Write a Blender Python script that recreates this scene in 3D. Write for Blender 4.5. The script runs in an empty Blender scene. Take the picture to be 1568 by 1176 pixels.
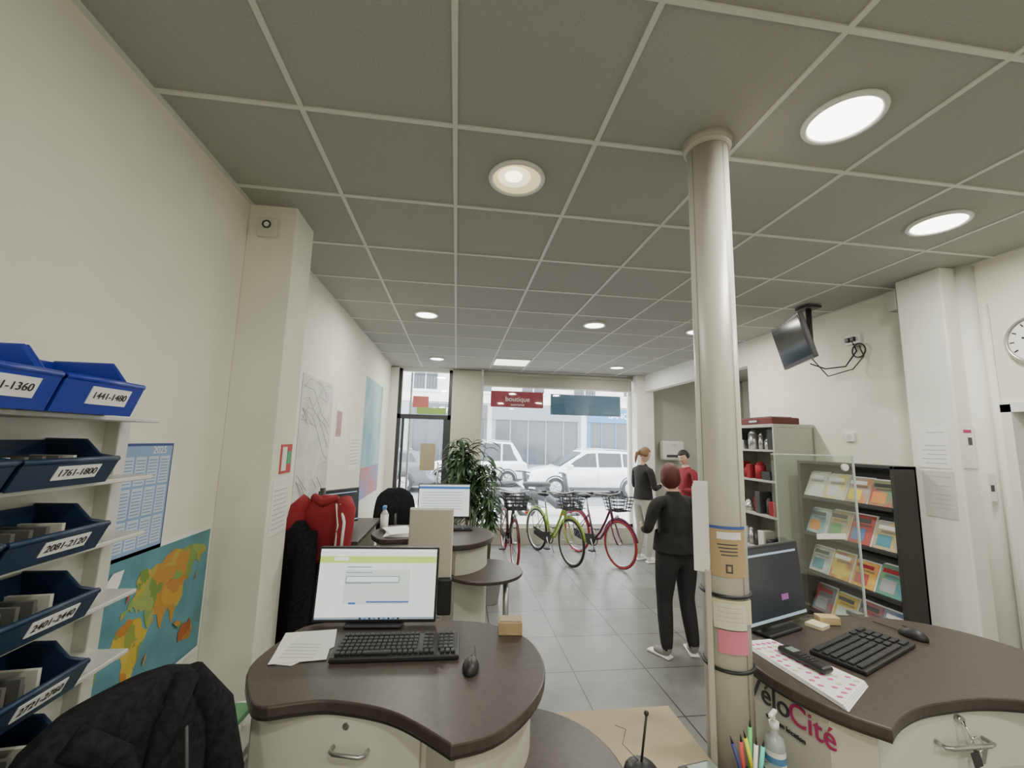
import bpy, bmesh, math, random
from mathutils import Matrix, Vector, noise
random.seed(7)
V=Vector
rad=math.radians
D=bpy.data; C=bpy.context
ZC=1.8; H=3.083
# ---------------------------------------------------------------- materials
MATS={}
def mat(name,col,rough=.6,metal=0,var=0,scale=20,emit=0,bump=0,col2=None,spec=.5,trans=0,alpha=1):
    if name in MATS: return MATS[name]
    m=D.materials.new(name); m.use_nodes=True; nt=m.node_tree; b=nt.nodes["Principled BSDF"]
    c=(*col,1); b.inputs["Base Color"].default_value=c
    b.inputs["Roughness"].default_value=rough; b.inputs["Metallic"].default_value=metal
    b.inputs["Specular IOR Level"].default_value=spec
    if trans: b.inputs["Transmission Weight"].default_value=trans
    if emit:
        b.inputs["Emission Color"].default_value=c; b.inputs["Emission Strength"].default_value=emit
    if var or col2 or bump:
        tc=nt.nodes.new("ShaderNodeTexCoord"); n=nt.nodes.new("ShaderNodeTexNoise")
        n.inputs["Scale"].default_value=scale; n.inputs["Detail"].default_value=5
        nt.links.new(tc.outputs["Object"],n.inputs["Vector"])
        if var or col2:
            r=nt.nodes.new("ShaderNodeValToRGB")
            a=tuple(max(0,x*(1-var)) for x in col); d=col2 or tuple(min(1,x*(1+var)) for x in col)
            r.color_ramp.elements[0].color=(*a,1); r.color_ramp.elements[1].color=(*d,1)
            r.color_ramp.elements[0].position=.35; r.color_ramp.elements[1].position=.65
            nt.links.new(n.outputs["Fac"],r.inputs["Fac"]); nt.links.new(r.outputs[0],b.inputs["Base Color"])
        if bump:
            bp=nt.nodes.new("ShaderNodeBump"); bp.inputs["Strength"].default_value=bump; bp.inputs["Distance"].default_value=.01
            nt.links.new(n.outputs["Fac"],bp.inputs["Height"]); nt.links.new(bp.outputs[0],b.inputs["Normal"])
    MATS[name]=m; return m
def cellmat(name,cols,scale,rough=.6):
    m=D.materials.new(name); m.use_nodes=True; nt=m.node_tree; b=nt.nodes["Principled BSDF"]; b.inputs["Roughness"].default_value=rough
    tc=nt.nodes.new("ShaderNodeTexCoord"); n=nt.nodes.new("ShaderNodeTexNoise"); n.inputs["Scale"].default_value=scale*1.5
    mxv=nt.nodes.new("ShaderNodeMix"); mxv.data_type='VECTOR'; mxv.inputs[0].default_value=.06
    v=nt.nodes.new("ShaderNodeTexVoronoi"); v.inputs["Scale"].default_value=scale
    nt.links.new(tc.outputs["Object"],n.inputs["Vector"]); nt.links.new(tc.outputs["Object"],mxv.inputs[4]); nt.links.new(n.outputs["Color"],mxv.inputs[5]); nt.links.new(mxv.outputs[1],v.inputs["Vector"])
    s=nt.nodes.new("ShaderNodeSeparateColor"); nt.links.new(v.outputs["Color"],s.inputs[0])
    r=nt.nodes.new("ShaderNodeValToRGB"); r.color_ramp.interpolation='CONSTANT'
    while len(r.color_ramp.elements)<len(cols): r.color_ramp.elements.new(.5)
    for i,c in enumerate(cols): r.color_ramp.elements[i].position=i/len(cols); r.color_ramp.elements[i].color=(*c,1)
    nt.links.new(s.outputs[0],r.inputs[0]); nt.links.new(r.outputs[0],b.inputs["Base Color"]); return m
def M_glass(name,tint=(1,1,1),gl=.06):
    if name in MATS: return MATS[name]
    m=D.materials.new(name); m.use_nodes=True; nt=m.node_tree; nt.nodes.clear()
    o=nt.nodes.new("ShaderNodeOutputMaterial"); mx=nt.nodes.new("ShaderNodeMixShader"); t=nt.nodes.new("ShaderNodeBsdfTransparent"); g=nt.nodes.new("ShaderNodeBsdfGlossy")
    t.inputs[0].default_value=(*tint,1); g.inputs["Roughness"].default_value=.03; mx.inputs[0].default_value=gl
    nt.links.new(t.outputs[0],mx.inputs[1]); nt.links.new(g.outputs[0],mx.inputs[2]); nt.links.new(mx.outputs[0],o.inputs[0])
    MATS[name]=m; return m
wall_m=mat("wall_paint",(.81,.80,.69),.75,var=.03,scale=3,bump=.05)
wallg_m=mat("wall_paint_white",(.81,.81,.76),.75,var=.02,scale=3)
grey_w=mat("grey_panel",(.40,.39,.36),.7)
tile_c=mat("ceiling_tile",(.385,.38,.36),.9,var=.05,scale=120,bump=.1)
rail_m=mat("ceiling_rail",(.68,.68,.64),.5)
white=mat("white_plastic",(.82,.82,.80),.4)
paper=mat("paper_white",(.85,.85,.82),.7)
cream=mat("cream_laminate",(.66,.65,.58),.45)
black=mat("black_plastic",(.018,.018,.02),.42)
dark=mat("dark_grey_plastic",(.05,.05,.055),.5)
fabric_b=mat("black_fabric",(.012,.012,.015),.95,var=.4,scale=60,bump=.3,spec=.2)
steel=mat("brushed_steel",(.55,.55,.54),.32,.9)
chrome=mat("chrome",(.8,.8,.8),.15,1)
top_m=mat("dark_brown_laminate",(.060,.048,.042),.38,var=.12,scale=40)
body_m=mat("desk_body_laminate",(.60,.59,.52),.45)
blk_t=mat("edge_band_black",(.03,.026,.024),.4)
blue=mat("blue_bin_plastic",(.010,.030,.34),.35)
navy=mat("navy_bin_plastic",(.012,.03,.07),.4)
red=mat("red_paint",(.55,.03,.03),.5)
skin=mat("skin_tone",(.60,.38,.28),.55)
wood=mat("light_wood",(.50,.36,.20),.5,var=.15,scale=12)
beige=mat("beige_board",(.42,.35,.22),.6,var=.04,scale=9)
ink=mat("ink_grey",(.5,.5,.5),.8)
inkd=mat("ink",(.08,.08,.08),.8)
# ---------------------------------------------------------------- mesh builder
class MB:
    def __init__(s,name): s.n=name; s.bm=bmesh.new(); s.mats=[]
    def mi(s,m):
        if m not in s.mats: s.mats.append(m)
        return s.mats.index(m)
    def add(s,t,m,M=None,smooth=False):
        if M is not None: bmesh.ops.transform(t,matrix=M,verts=t.verts)
        i=s.mi(m)
        for f in t.faces: f.material_index=i; f.smooth=smooth
        me=D.meshes.new("tmp"); t.to_mesh(me); t.free(); s.bm.from_mesh(me); D.meshes.remove(me)
    def box(s,c,size,m,rot=None,bev=0,seg=2):
        t=bmesh.new(); bmesh.ops.create_cube(t,size=1); bmesh.ops.scale(t,vec=size,verts=t.verts)
        if bev: bmesh.ops.bevel(t,geom=t.edges[:],offset=min(bev,min(size)*.45),segments=seg,affect='EDGES',profile=.5)
        M=Matrix.Translation(V(c))
        if rot is not None: M=M@(rot if isinstance(rot,Matrix) else Matrix.Rotation(rot,4,'Z'))
        s.add(t,m,M)
    def b2(s,a,b,m,bev=0):
        s.box([(a[i]+b[i])/2 for i in range(3)],[abs(b[i]-a[i]) for i in range(3)],m,bev=bev)
    def cyl(s,p,q,r,m,r2=None,seg=16,caps=True):
        p=V(p);q=V(q);d=q-p; t=bmesh.new()
        bmesh.ops.create_cone(t,cap_ends=caps,segments=seg,radius1=r,radius2=r if r2 is None else r2,depth=d.length)
        for f in t.faces: f.smooth=len(f.verts)==4
        M=Matrix.Translation((p+q)/2)@d.to_track_quat('Z','Y').to_matrix().to_4x4()
        bmesh.ops.transform(t,matrix=M,verts=t.verts); i=s.mi(m)
        for f in t.faces: f.material_index=i
        me=D.meshes.new("tmp"); t.to_mesh(me); t.free(); s.bm.from_mesh(me); D.meshes.remove(me)
    def sph(s,c,r,m,rot=None,seg=16,fn=None):
        t=bmesh.new(); bmesh.ops.create_uvsphere(t,u_segments=seg,v_segments=max(6,seg*3//4),radius=1)
        if fn:
            for v in t.verts: v.co=fn(v.co)
        rr=(r,r,r) if not hasattr(r,'__len__') else r
        M=Matrix.Translation(V(c))@(rot if rot is not None else Matrix())@Matrix.Diagonal((*rr,1))
        s.add(t,m,M,True)
    def torus(s,c,R,r,m,rot=None,seg=32,ms=8,a0=0,a1=360):
        pts=[]; full=abs(a1-a0)>=360; n=seg
        Mx=Matrix.Translation(V(c))@(rot if rot is not None else Matrix())
        for i in range(n if full else n+1):
            a=rad(a0+(a1-a0)*i/n); pts.append(Mx@V((R*math.cos(a),R*math.sin(a),0)))
        s.tube(pts,r,m,closed=full,seg=ms)
    def tube(s,pts,r,m,closed=False,seg=8,flat=None):
        pts=[V(p) for p in pts]; n=len(pts); rs=r if hasattr(r,'__len__') else [r]*n
        t=bmesh.new(); rings=[]; up=None
        for i,p in enumerate(pts):
            if closed: d=(pts[(i+1)%n]-pts[i-1])
            else: d=pts[min(i+1,n-1)]-pts[max(i-1,0)]
            if d.length<1e-9: d=V((0,0,1))
            d.normalize()
            if up is None: up=V((0,0,1)) if abs(d.z)<.9 else V((1,0,0))
            x=up-d*up.dot(d)
            if x.length<1e-6: x=d.orthogonal()
            x.normalize(); y=d.cross(x); up=x
            ring=[]
            for k in range(seg):
                a=2*math.pi*k/seg; fy=1 if flat is None else flat
                ring.append(t.verts.new(p+(x*math.cos(a)+y*math.sin(a)*fy)*rs[i]))
            rings.append(ring)
        for i in range(n if closed else n-1):
            A=rings[i];B=rings[(i+1)%n]
            for k in range(seg): t.faces.new((A[k],A[(k+1)%seg],B[(k+1)%seg],B[k]))
        if not closed: t.faces.new(rings[0][::-1]); t.faces.new(rings[-1])
        bmesh.ops.recalc_face_normals(t,faces=t.faces)
        s.add(t,m,None,True)
    def loft(s,rings,m,cap=True,smooth=True):
        t=bmesh.new(); R=[[t.verts.new(V(p)) for p in r] for r in rings]; n=len(R[0])
        for i in range(len(R)-1):
            for k in range(n): t.faces.new((R[i][k],R[i][(k+1)%n],R[i+1][(k+1)%n],R[i+1][k]))
        if cap: t.faces.new(R[0][::-1]); t.faces.new(R[-1])
        bmesh.ops.recalc_face_normals(t,faces=t.faces); s.add(t,m,None,smooth)
    def poly(s,pts,z0,z1,m,bev=0,M=None):
        t=bmesh.new(); vs=[t.verts.new((p[0],p[1],z0)) for p in pts]; f=t.faces.new(vs)
        r=bmesh.ops.extrude_face_region(t,geom=[f]); nv=[g for g in r['geom'] if isinstance(g,bmesh.types.BMVert)]
        bmesh.ops.translate(t,vec=(0,0,z1-z0),verts=nv); bmesh.ops.recalc_face_normals(t,faces=t.faces)
        if bev:
            ed=[e for e in t.edges if abs(e.verts[0].co.z-e.verts[1].co.z)<1e-6]
            bmesh.ops.bevel(t,geom=ed,offset=bev,segments=2,affect='EDGES',profile=.5)
        s.add(t,m,M)
    def text(s,txt,size,M,m,ext=.001):
        c=D.curves.new("t","FONT"); c.body=txt; c.size=size; c.extrude=ext; c.align_x='CENTER'; c.align_y='CENTER'
        o=D.objects.new("t",c); C.collection.objects.link(o); C.view_layer.update()
        me=D.meshes.new_from_object(o.evaluated_get(C.evaluated_depsgraph_get()))
        t=bmesh.new(); t.from_mesh(me); D.objects.remove(o); D.meshes.remove(me); D.curves.remove(c)
        s.add(t,m,M)
    def done(s,M=None):
        me=D.meshes.new(s.n); s.bm.to_mesh(me); s.bm.free()
        for m in s.mats: me.materials.append(m)
        o=D.objects.new(s.n,me); C.collection.objects.link(o)
        if M is not None: o.matrix_world=M
        return o
def T(x,y,z=0,rz=0): return Matrix.Translation((x,y,z))@Matrix.Rotation(rad(rz),4,'Z')
RX=lambda a:Matrix.Rotation(rad(a),4,'X')
RY=lambda a:Matrix.Rotation(rad(a),4,'Y')
RZ=lambda a:Matrix.Rotation(rad(a),4,'Z')
def frame(O,U,W):
    U=V(U).normalized();W=V(W).normalized();N=U.cross(W)
    return Matrix(((U.x,W.x,N.x,O[0]),(U.y,W.y,N.y,O[1]),(U.z,W.z,N.z,O[2]),(0,0,0,1)))
def arc(cx,cy,r,a0,a1,n=12): return [(cx+r*math.cos(rad(a0+(a1-a0)*i/n)),cy+r*math.sin(rad(a0+(a1-a0)*i/n))) for i in range(n+1)]
def smooth_closed(pts,n=5,sharp=()):
    out=[];N=len(pts)
    for i in range(N):
        p0,p1,p2,p3=[V((*pts[(i+k-1)%N],0)) for k in range(4)]
        if i in sharp: p0=p1
        if (i+1)%N in sharp: p3=p2
        for k in range(n):
            t=k/n
            q=.5*((2*p1)+(p2-p0)*t+(2*p0-5*p1+4*p2-p3)*t*t+(3*p1-p0-3*p2+p3)*t**3)
            out.append((q.x,q.y))
    return out
def inset(pts,d):
    N=len(pts);A=sum(pts[i][0]*pts[(i+1)%N][1]-pts[(i+1)%N][0]*pts[i][1] for i in range(N)); sg=1 if A>0 else -1
    out=[]
    for i in range(N):
        a=V(pts[i-1]);b=V(pts[i]);c=V(pts[(i+1)%N]); d1=(b-a);d2=(c-b)
        n=V((-(d1.y/ max(d1.length,1e-6)+d2.y/max(d2.length,1e-6)),(d1.x/max(d1.length,1e-6)+d2.x/max(d2.length,1e-6))))
        if n.length<1e-6: continue
        n.normalize(); q=b+n*d*sg; out.append((q.x,q.y))
    return out
# ---------------------------------------------------------------- camera
f,yaw,pitch,roll=641.45674,.12789,.13537,.02541
cam=D.cameras.new("camera"); cam.sensor_width=36; cam.lens=36*f/1568; cam.clip_start=.02; cam.clip_end=300
co=D.objects.new("camera",cam); C.collection.objects.link(co); C.scene.camera=co
co.matrix_world=Matrix.Translation((0,0,ZC))@(Matrix.Rotation(-yaw,3,'Z')@Matrix.Rotation(math.pi/2+pitch,3,'X')@Matrix.Rotation(roll,3,'Z')).to_4x4()
# ---------------------------------------------------------------- room shell
XL=-1.2; XR=3.47; YW=7.6; YB=-2.4; XA=5.6; YA=4.6
fm=D.materials.new("floor_tiles"); fm.use_nodes=True; nt=fm.node_tree; b=nt.nodes["Principled BSDF"]
tc=nt.nodes.new("ShaderNodeTexCoord"); mp=nt.nodes.new("ShaderNodeMapping"); br=nt.nodes.new("ShaderNodeTexBrick")
mp.inputs["Location"].default_value=(.2,.1,0)
br.offset=0; br.inputs["Scale"].default_value=1; br.inputs["Brick Width"].default_value=.6; br.inputs["Row Height"].default_value=.6
br.inputs["Mortar Size"].default_value=.005; br.inputs["Color1"].default_value=(.185,.19,.18,1); br.inputs["Color2"].default_value=(.235,.24,.228,1); br.inputs["Mortar"].default_value=(.045,.045,.045,1)
nz=nt.nodes.new("ShaderNodeTexNoise"); nz.inputs["Scale"].default_value=6; nz.inputs["Detail"].default_value=6
mx=nt.nodes.new("ShaderNodeMix"); mx.data_type='RGBA'; mx.blend_type='MULTIPLY'; mx.inputs[0].default_value=.5
rp=nt.nodes.new("ShaderNodeValToRGB"); rp.color_ramp.elements[0].color=(.6,.6,.6,1); rp.color_ramp.elements[0].position=.3;rp.color_ramp.elements[1].position=.7
nt.links.new(tc.outputs["Object"],mp.inputs[0]); nt.links.new(mp.outputs[0],br.inputs["Vector"]); nt.links.new(tc.outputs["Object"],nz.inputs["Vector"])
nt.links.new(nz.outputs["Fac"],rp.inputs[0]); nt.links.new(br.outputs["Color"],mx.inputs[6]); nt.links.new(rp.outputs[0],mx.inputs[7]); nt.links.new(mx.outputs[2],b.inputs["Base Color"])
b.inputs["Roughness"].default_value=.30
o=MB("floor"); o.b2((XL-.2,YB-.1,-.1),(XA+.1,YW+.1,0),fm); o.done()
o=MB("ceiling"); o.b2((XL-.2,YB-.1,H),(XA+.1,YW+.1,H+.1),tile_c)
gx=[-.059+.6*k for k in range(-2,6)]; gy=[1.588+.6*k for k in range(-7,11)]
for x in gx:
    if XL<x<XR: o.b2((x-.010,YB,H-.006),(x+.010,YW,H+.001),rail_m)
for y in gy:
    if YB<y<YW: o.b2((XL,y-.010,H-.0065),(XR,y+.010,H+.001),rail_m)
for (a,bb) in [((XL,YB),(XL+.02,2.37)),((XL,2.65),(XL+.02,YW)),((XR-.02,YB),(XR,YA)),((XL,YW-.02),(XR,YW))]:
    o.b2((a[0],a[1],H-.0075),(bb[0],bb[1],H+.001),rail_m)
o.done()
o=MB("wall_left"); o.b2((XL-.15,YB-.1,0),(XL,YW+.1,H),wall_m); o.b2((XL,2.37,0),(-.95,2.65,H),wall_m,bev=.004); o.done()
o=MB("wall_back"); o.b2((XL-.1,YB-.15,0),(XA,YB,H),wall_m); o.done()
o=MB("wall_right")
o.b2((XR,2.22,0),(XR+.12,YA,H),wall_m)
o.b2((XR,1.25,2.08),(XR+.12,2.22,H),wall_m)
o.b2((XR,YB,0),(XR+.12,1.25,H),wall_m)
o.b2((XR,YA,2.78),(XR+.12,7.45,H),wallg_m)
o.b2((3.29,2.38,0),(XR,2.68,H),wallg_m,bev=.01)
o.cyl((3.46,2.36,0),(3.46,2.36,H),.055,wallg_m,seg=24)
o.cyl((3.455,2.27,0),(3.455,2.27,H-.3),.018,wallg_m)
o.done()
o=MB("wall_alcove"); o.b2((XR+.1,YA-.12,0),(XA,YA,H),wallg_m); o.b2((XA,YA-.1,0),(XA+.12,YW,H),wallg_m); o.done()
o=MB("wall_corridor"); o.b2((XR+1.1,.9,0),(XR+1.2,2.6,H),grey_w); o.b2((XR+.12,2.22,0),(XR+1.2,2.32,H),grey_w); o.b2((XR+.12,1.15,0),(XR+1.2,1.25,H),grey_w);o.done()
o=MB("trim_doorway"); o.b2((XR-.02,2.20,0),(XR+.13,2.26,2.11),wallg_m); o.b2((XR-.02,1.22,2.06),(XR+.13,2.26,2.12),wallg_m); o.b2((XR-.02,1.22,0),(XR+.13,1.27,2.1),wallg_m); o.done()
o=MB("door_2"); o.b2((XR+.09,1.27,.01),(XR+.12,2.20,2.06),mat("door_grey",(.30,.30,.28),.5)); o.cyl((XR+.09,1.35,1.02),(XR+.04,1.35,1.02),.01,steel); o.cyl((XR+.045,1.35,1.02),(XR+.045,1.46,1.02),.009,steel); o.done()
o=MB("baseboard_left"); o.b2((XL,YB,0),(XL+.012,2.37,.08),dark); o.b2((XL,2.65,0),(XL+.012,YW,.08),dark); o.done()
o=MB("baseboard_right"); o.b2((XR-.012,2.68,0),(XR,YA,.08),dark); o.b2((XR-.012,YB,0),(XR,1.2,.08),dark);o.done()
pier_m=mat("pier_plaster",(.52,.50,.42),.8)
al=mat("dark_aluminium",(.06,.06,.065),.4,.5)
alw=mat("white_frame",(.75,.75,.72),.4)
o=MB("wall_front")
o.b2((XL-.15,YW,0),(-1.06,YW+.25,H),wallg_m); o.b2((-.11,YW,0),(.41,YW+.25,H),pier_m)
o.b2((3.30,YW-.2,0),(3.63,YW+.25,H),wallg_m); o.b2((3.63,YW,0),(XA,YW+.25,H),grey_w)
o.b2((.41,YW,0),(3.3,YW+.2,.28),pier_m); o.b2((XL,YW,H-.02),(XA,YW+.25,H+.1),wallg_m)
o.done()
gl=M_glass("window_glass",gl=.05)
o=MB("window_1")
for x in (.43,3.27): o.b2((x-.03,YW+.05,.28),(x+.03,YW+.13,H-.02),alw)
for z in (.31,H-.05): o.b2((.41,YW+.05,z-.03),(3.3,YW+.13,z+.03),alw)
o.b2((.43,YW+.085,.28),(3.27,YW+.095,H-.03),gl); o.done()
o=MB("door_1")
for x in (-1.03,-.14): o.b2((x-.03,YW+.03,0),(x+.03,YW+.13,H-.03),al)
o.b2((-1.06,YW+.03,2.15),(-.11,YW+.13,2.23),al); o.b2((-1.06,YW+.03,H-.08),(-.11,YW+.13,H-.02),alw)
o.b2((-1.0,YW+.04,0),(-.17,YW+.1,.25),al); o.b2((-.97,YW+.04,.2),(-.93,YW+.1,2.15),al); o.b2((-.24,YW+.04,.2),(-.17,YW+.1,2.15),al)
o.b2((-.85,YW+.05,.2),(-.82,YW+.1,H-.1),steel)
o.b2((-1.0,YW+.075,.2),(-.15,YW+.083,H-.06),gl)
o.cyl((-.30,YW-.02,.9),(-.30,YW-.02,1.4),.015,steel); o.cyl((-.30,YW-.02,.95),(-.22,YW+.05,.95),.01,steel); o.cyl((-.30,YW-.02,1.35),(-.22,YW+.05,1.35),.01,steel)
o.b2((-.62,YW+.05,1.25),(-.36,YW+.07,1.72),beige)
o.b2((-.80,YW+.05,2.36),(-.52,YW+.07,2.56),mat("sign_pink",(.50,.14,.12),.6)); o.b2((-.72,YW+.04,2.24),(-.2,YW+.06,2.36),mat("sign_green",(.25,.4,.10),.6))
o.done()
o=MB("roller_blind"); blm=mat("blind_fabric",(.40,.39,.34),.8); o.cyl((.43,YW-.06,H-.06),(3.28,YW-.06,H-.06),.04,blm); o.b2((.45,YW-.05,2.78),(3.26,YW-.045,H-.06),blm); o.cyl((.45,YW-.047,2.78),(3.26,YW-.047,2.78),.012,alw)
o.b2((.41,YW-.12,H-.12),(.44,YW,H-.01),alw); o.b2((3.27,YW-.12,H-.12),(3.30,YW,H-.01),alw)
o.cyl((3.2,YW-.1,1.3),(3.2,YW-.1,H-.06),.004,alw,seg=6); o.done()
o=MB("window_sign_red"); sr=mat("vinyl_red",(.30,.03,.06),.5); o.b2((.60,YW+.098,2.42),(1.59,YW+.104,2.72),sr); o.text("boutique",.13,frame((1.1,YW+.075,2.57),(1,0,0),(0,0,1)),paper); o.text("tourisme",.07,frame((1.1,YW+.075,2.47),(1,0,0),(0,0,1)),paper); o.done()
o=MB("window_sign_blue"); sb=mat("vinyl_blue",(.05,.12,.20),.5); o.b2((1.73,YW+.098,2.31),(3.1,YW+.104,2.70),sb); o.text("vélos",.12,frame((2.85,YW+.075,2.38),(1,0,0),(0,0,1)),mat("sign_ink",(.2,.3,.35),.5)); o.done()
# ---------------------------------------------------------------- lights
def area(name,loc,size,power,col=(1,.97,.87),shape='DISK'):
    l=D.lights.new(name,'AREA'); l.shape=shape; l.size=size; l.energy=power; l.color=col
    ob=D.objects.new(name,l); C.collection.objects.link(ob); ob.location=loc; return ob
em=mat("lamp_diffuser",(1,.97,.86),.5,emit=9); emd=mat("lamp_diffuser_dim",(.95,.85,.45),.5,emit=.8)
core=mat("lamp_core",(1,.95,.7),.5,emit=5)
def downlight(x,y,r=.10,dim=False,p=23):
    o=MB("recessed_downlight")
    o.torus((x,y,H-.008),r+.012,.012,white,seg=40)
    o.cyl((x,y,H-.012),(x,y,H-.006),r,emd if dim else em,seg=36)
    if dim:
        o.cyl((x-.015,y-.02,H-.016),(x-.015,y-.02,H-.012),r*.68,mat("lamp_mid",(1,.92,.6),.5,emit=1.6),seg=32)
        o.cyl((x-.02,y-.03,H-.020),(x-.02,y-.03,H-.016),r*.36,core,seg=24)
    ob=o.done()
    a=area("lamp_light",(x,y,H-.03),r*(.6 if dim else 1.8),p*(.3 if dim else 1)); a.parent=ob
for (x,y,d) in [(.241,1.888,1),(1.441,1.30,0),(2.641,1.888,0),(-.359,4.29,0),(1.441,4.29,0),(2.641,4.29,0),(-.359,6.69,0),(2.641,6.69,0),(.241,-.5,0),(2.1,-.9,0),(-.6,-1.5,0),(4.5,5.4,0)]:  # closing entries are unseen added lamps: foreground fill behind camera, then one brightening the alcove
    downlight(x,y,.115 if y<2 else .10,bool(d))
o=MB("ceiling_light_panel"); o.b2((.56,6.41,H-.012),(1.12,6.97,H-.002),mat("panel_glow",(1,.97,.85),.5,emit=3))
for a,bb in [((.55,6.40),(1.13,6.42)),((.55,6.96),(1.13,6.98)),((.55,6.4),(.57,6.98)),((1.11,6.4),(1.13,6.98))]: o.b2((a[0],a[1],H-.018),(bb[0],bb[1],H-.001),rail_m)
o.done()
W=D.worlds.new("sky"); C.scene.world=W; W.use_nodes=True; bg=W.node_tree.nodes["Background"]; bg.inputs[0].default_value=(.88,.94,1,1); bg.inputs[1].default_value=10.0
# ---------------------------------------------------------------- column
CX,CY,CR=1.01,1.52,.079
col_m=mat("column_paint",(.52,.505,.44),.42,.05,var=.04,scale=4)
seam=mat("seam_dark",(.10,.10,.08),.6)
o=MB("support_column")
o.cyl((CX,CY,0),(CX,CY,H),CR,col_m,seg=48)
o.torus((CX,CY,H-.03),CR+.004,.012,col_m,seg=40); o.cyl((CX,CY,H-.045),(CX,CY,H-.0),CR+.006,col_m,r2=CR+.022,seg=40)
def arcp(o,a0,a1,z0,z1,m,dr=.002,n=14):
    t=bmesh.new(); P=[]
    for i in range(n+1):
        a=rad(a0+(a1-a0)*i/n); x=CX+(CR+dr)*math.cos(a); y=CY+(CR+dr)*math.sin(a); P.append((t.verts.new((x,y,z0)),t.verts.new((x,y,z1))))
    for i in range(n): t.faces.new((P[i][0],P[i+1][0],P[i+1][1],P[i][1]))
    o.add(t,m)
arcp(o,-76,-74.5,.76,H-.05,seam,n=2); arcp(o,-170,-168.5,.76,H-.05,seam,n=2)
for z in (1.275,1.03): o.torus((CX,CY,z),CR+.004,.006,black,seg=40)
o.box((CX-.085,CY-.03,1.0),(.02,.035,.72),col_m,rot=rad(-30),bev=.004)
o.done()
o=MB("taped_note")
kraft=mat("kraft_label",(.50,.36,.20),.7)
arcp(o,-156,-66,1.34,1.515,kraft,.003); arcp(o,-156,-66,1.505,1.515,mat("blue_print",(.05,.12,.4),.6),.004); arcp(o,-138,-80,1.47,1.495,paper,.004)
for i in range(4): arcp(o,-138+i*3,-90,1.45-i*.012,1.454-i*.012,inkd,.004)
arcp(o,-120,-104,1.355,1.385,inkd,.004); arcp(o,-116,-108,1.361,1.379,kraft,.005)
o.done()
o=MB("taped_note"); ny=mat("note_yellow",(.70,.64,.42),.8)
arcp(o,-158,-58,1.185,1.265,ny,.009); arcp(o,-150,-80,1.17,1.255,mat("note_cream",(.74,.72,.58),.8),.012)
for i in range(4): arcp(o,-142,-92+i*3,1.24-i*.015,1.242-i*.015,ink,.0125)
o.done()
o=MB("sticky_note"); arcp(o,-142,-76,1.09,1.165,mat("note_pink",(.75,.22,.34),.8),.010); o.done()
o=MB("hanging_leaflets")
for i in range(3): o.box((CX-.095-.006*i,CY-.02-.004*i,1.52-.01*i),(.05,.004,.30),paper,rot=rad(-20-6*i))
o.done()
# ---------------------------------------------------------------- desks
DESK=[(-.60,1.50),(-.54,1.445),(-.45,1.455),(-.36,1.46),(-.25,1.43),(-.16,1.39),(-.08,1.33),(.02,1.235),(.14,1.27),(.25,1.37),(.33,1.51),(.355,1.68),(.31,1.85),(.18,1.97),(0,2.02),(-.3,2.03),(-.57,2.02),(-.65,1.88),(-.68,1.68)]
logo_k=mat("logo_dark",(.05,.05,.06),.5); logo_r=mat("logo_magenta",(.45,.03,.15),.5)
def curved_desk():
    o=MB("reception_desk"); P=smooth_closed(DESK,4,sharp=(7,))
    o.poly(P,.965,1.0,top_m,bev=.006); o.poly(inset(P,.004),.958,.966,blk_t)
    o.poly([(-.61,1.56),(-.05,1.42),(-.05,1.97),(-.61,1.97)],.0,.96,body_m)
    Q=inset(P,.05)
    pan=[p for p in Q if p[0]>.02 and p[1]<1.99]
    o.poly([(-.05,1.42),(.0,1.34)]+pan+[(-.05,1.97)],.0,.957,body_m)
    A=V((-.61,1.56,0));B=V((-.05,1.42,0)); d=B-A; L=d.length; d.normalize(); n=V((d.y,-d.x,0)); ang=math.atan2(d.y,d.x); mid=(A+B)/2
    for z0,z1 in ((.76,.955),(.42,.75),(.06,.41)):
        o.box(mid+n*.010+V((0,0,(z0+z1)/2)),(L-.03,.018,z1-z0-.008),cream,rot=ang,bev=.003)
        c=mid+n*.018+d*.06+V((0,0,z1-.09))
        o.tube([c-d*.055,c-d*.055+n*.026,c-d*.04+n*.034,c+d*.04+n*.034,c+d*.055+n*.026,c+d*.055],.006,steel)
    c=mid+n*.018+d*.04+V((-.0,0,.925)); o.cyl(c,c+n*.006,.01,steel)
    Nn=V((.67,-.74,0))
    o.text("VeloCité",.085,frame(V((.165,1.362,.80))+Nn*.003,(0,0,1),(-.74,-.67,0)),logo_k)
    return o
curved_desk().done()
curved_desk().done(T(0,2.12))
for dy in (0,2.10):
    o=MB("low_round_table")
    o.poly(arc(.26,1.46+dy,.32,0,354,40) if dy else arc(.22,1.44+dy,.36,0,354,44),.74,.765,top_m,bev=.005)
    o.cyl((.45,1.45+dy,0),(.45,1.45+dy,.74),.025,steel); o.cyl((.45,1.45+dy,0),(.45,1.45+dy,.02),.10,steel); o.cyl((.45,1.45+dy,.71),(.45,1.45+dy,.74),.05,steel)
    o.done()
o=MB("low_counter"); o.b2((.50,.85,.715),(1.12,1.42,.735),beige,bev=.004)
o.b2((.42,1.40,.715),(.915,1.79,.735),beige,bev=.004)
o.b2((.60,.88,0),(.64,1.40,.715),cream); o.b2((1.06,.88,0),(1.10,1.40,.715),cream); o.b2((.64,1.36,.3),(1.06,1.38,.715),cream)
o.cyl((.7,1.7,0),(.7,1.7,.715),.02,steel)
o.done()
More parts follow.
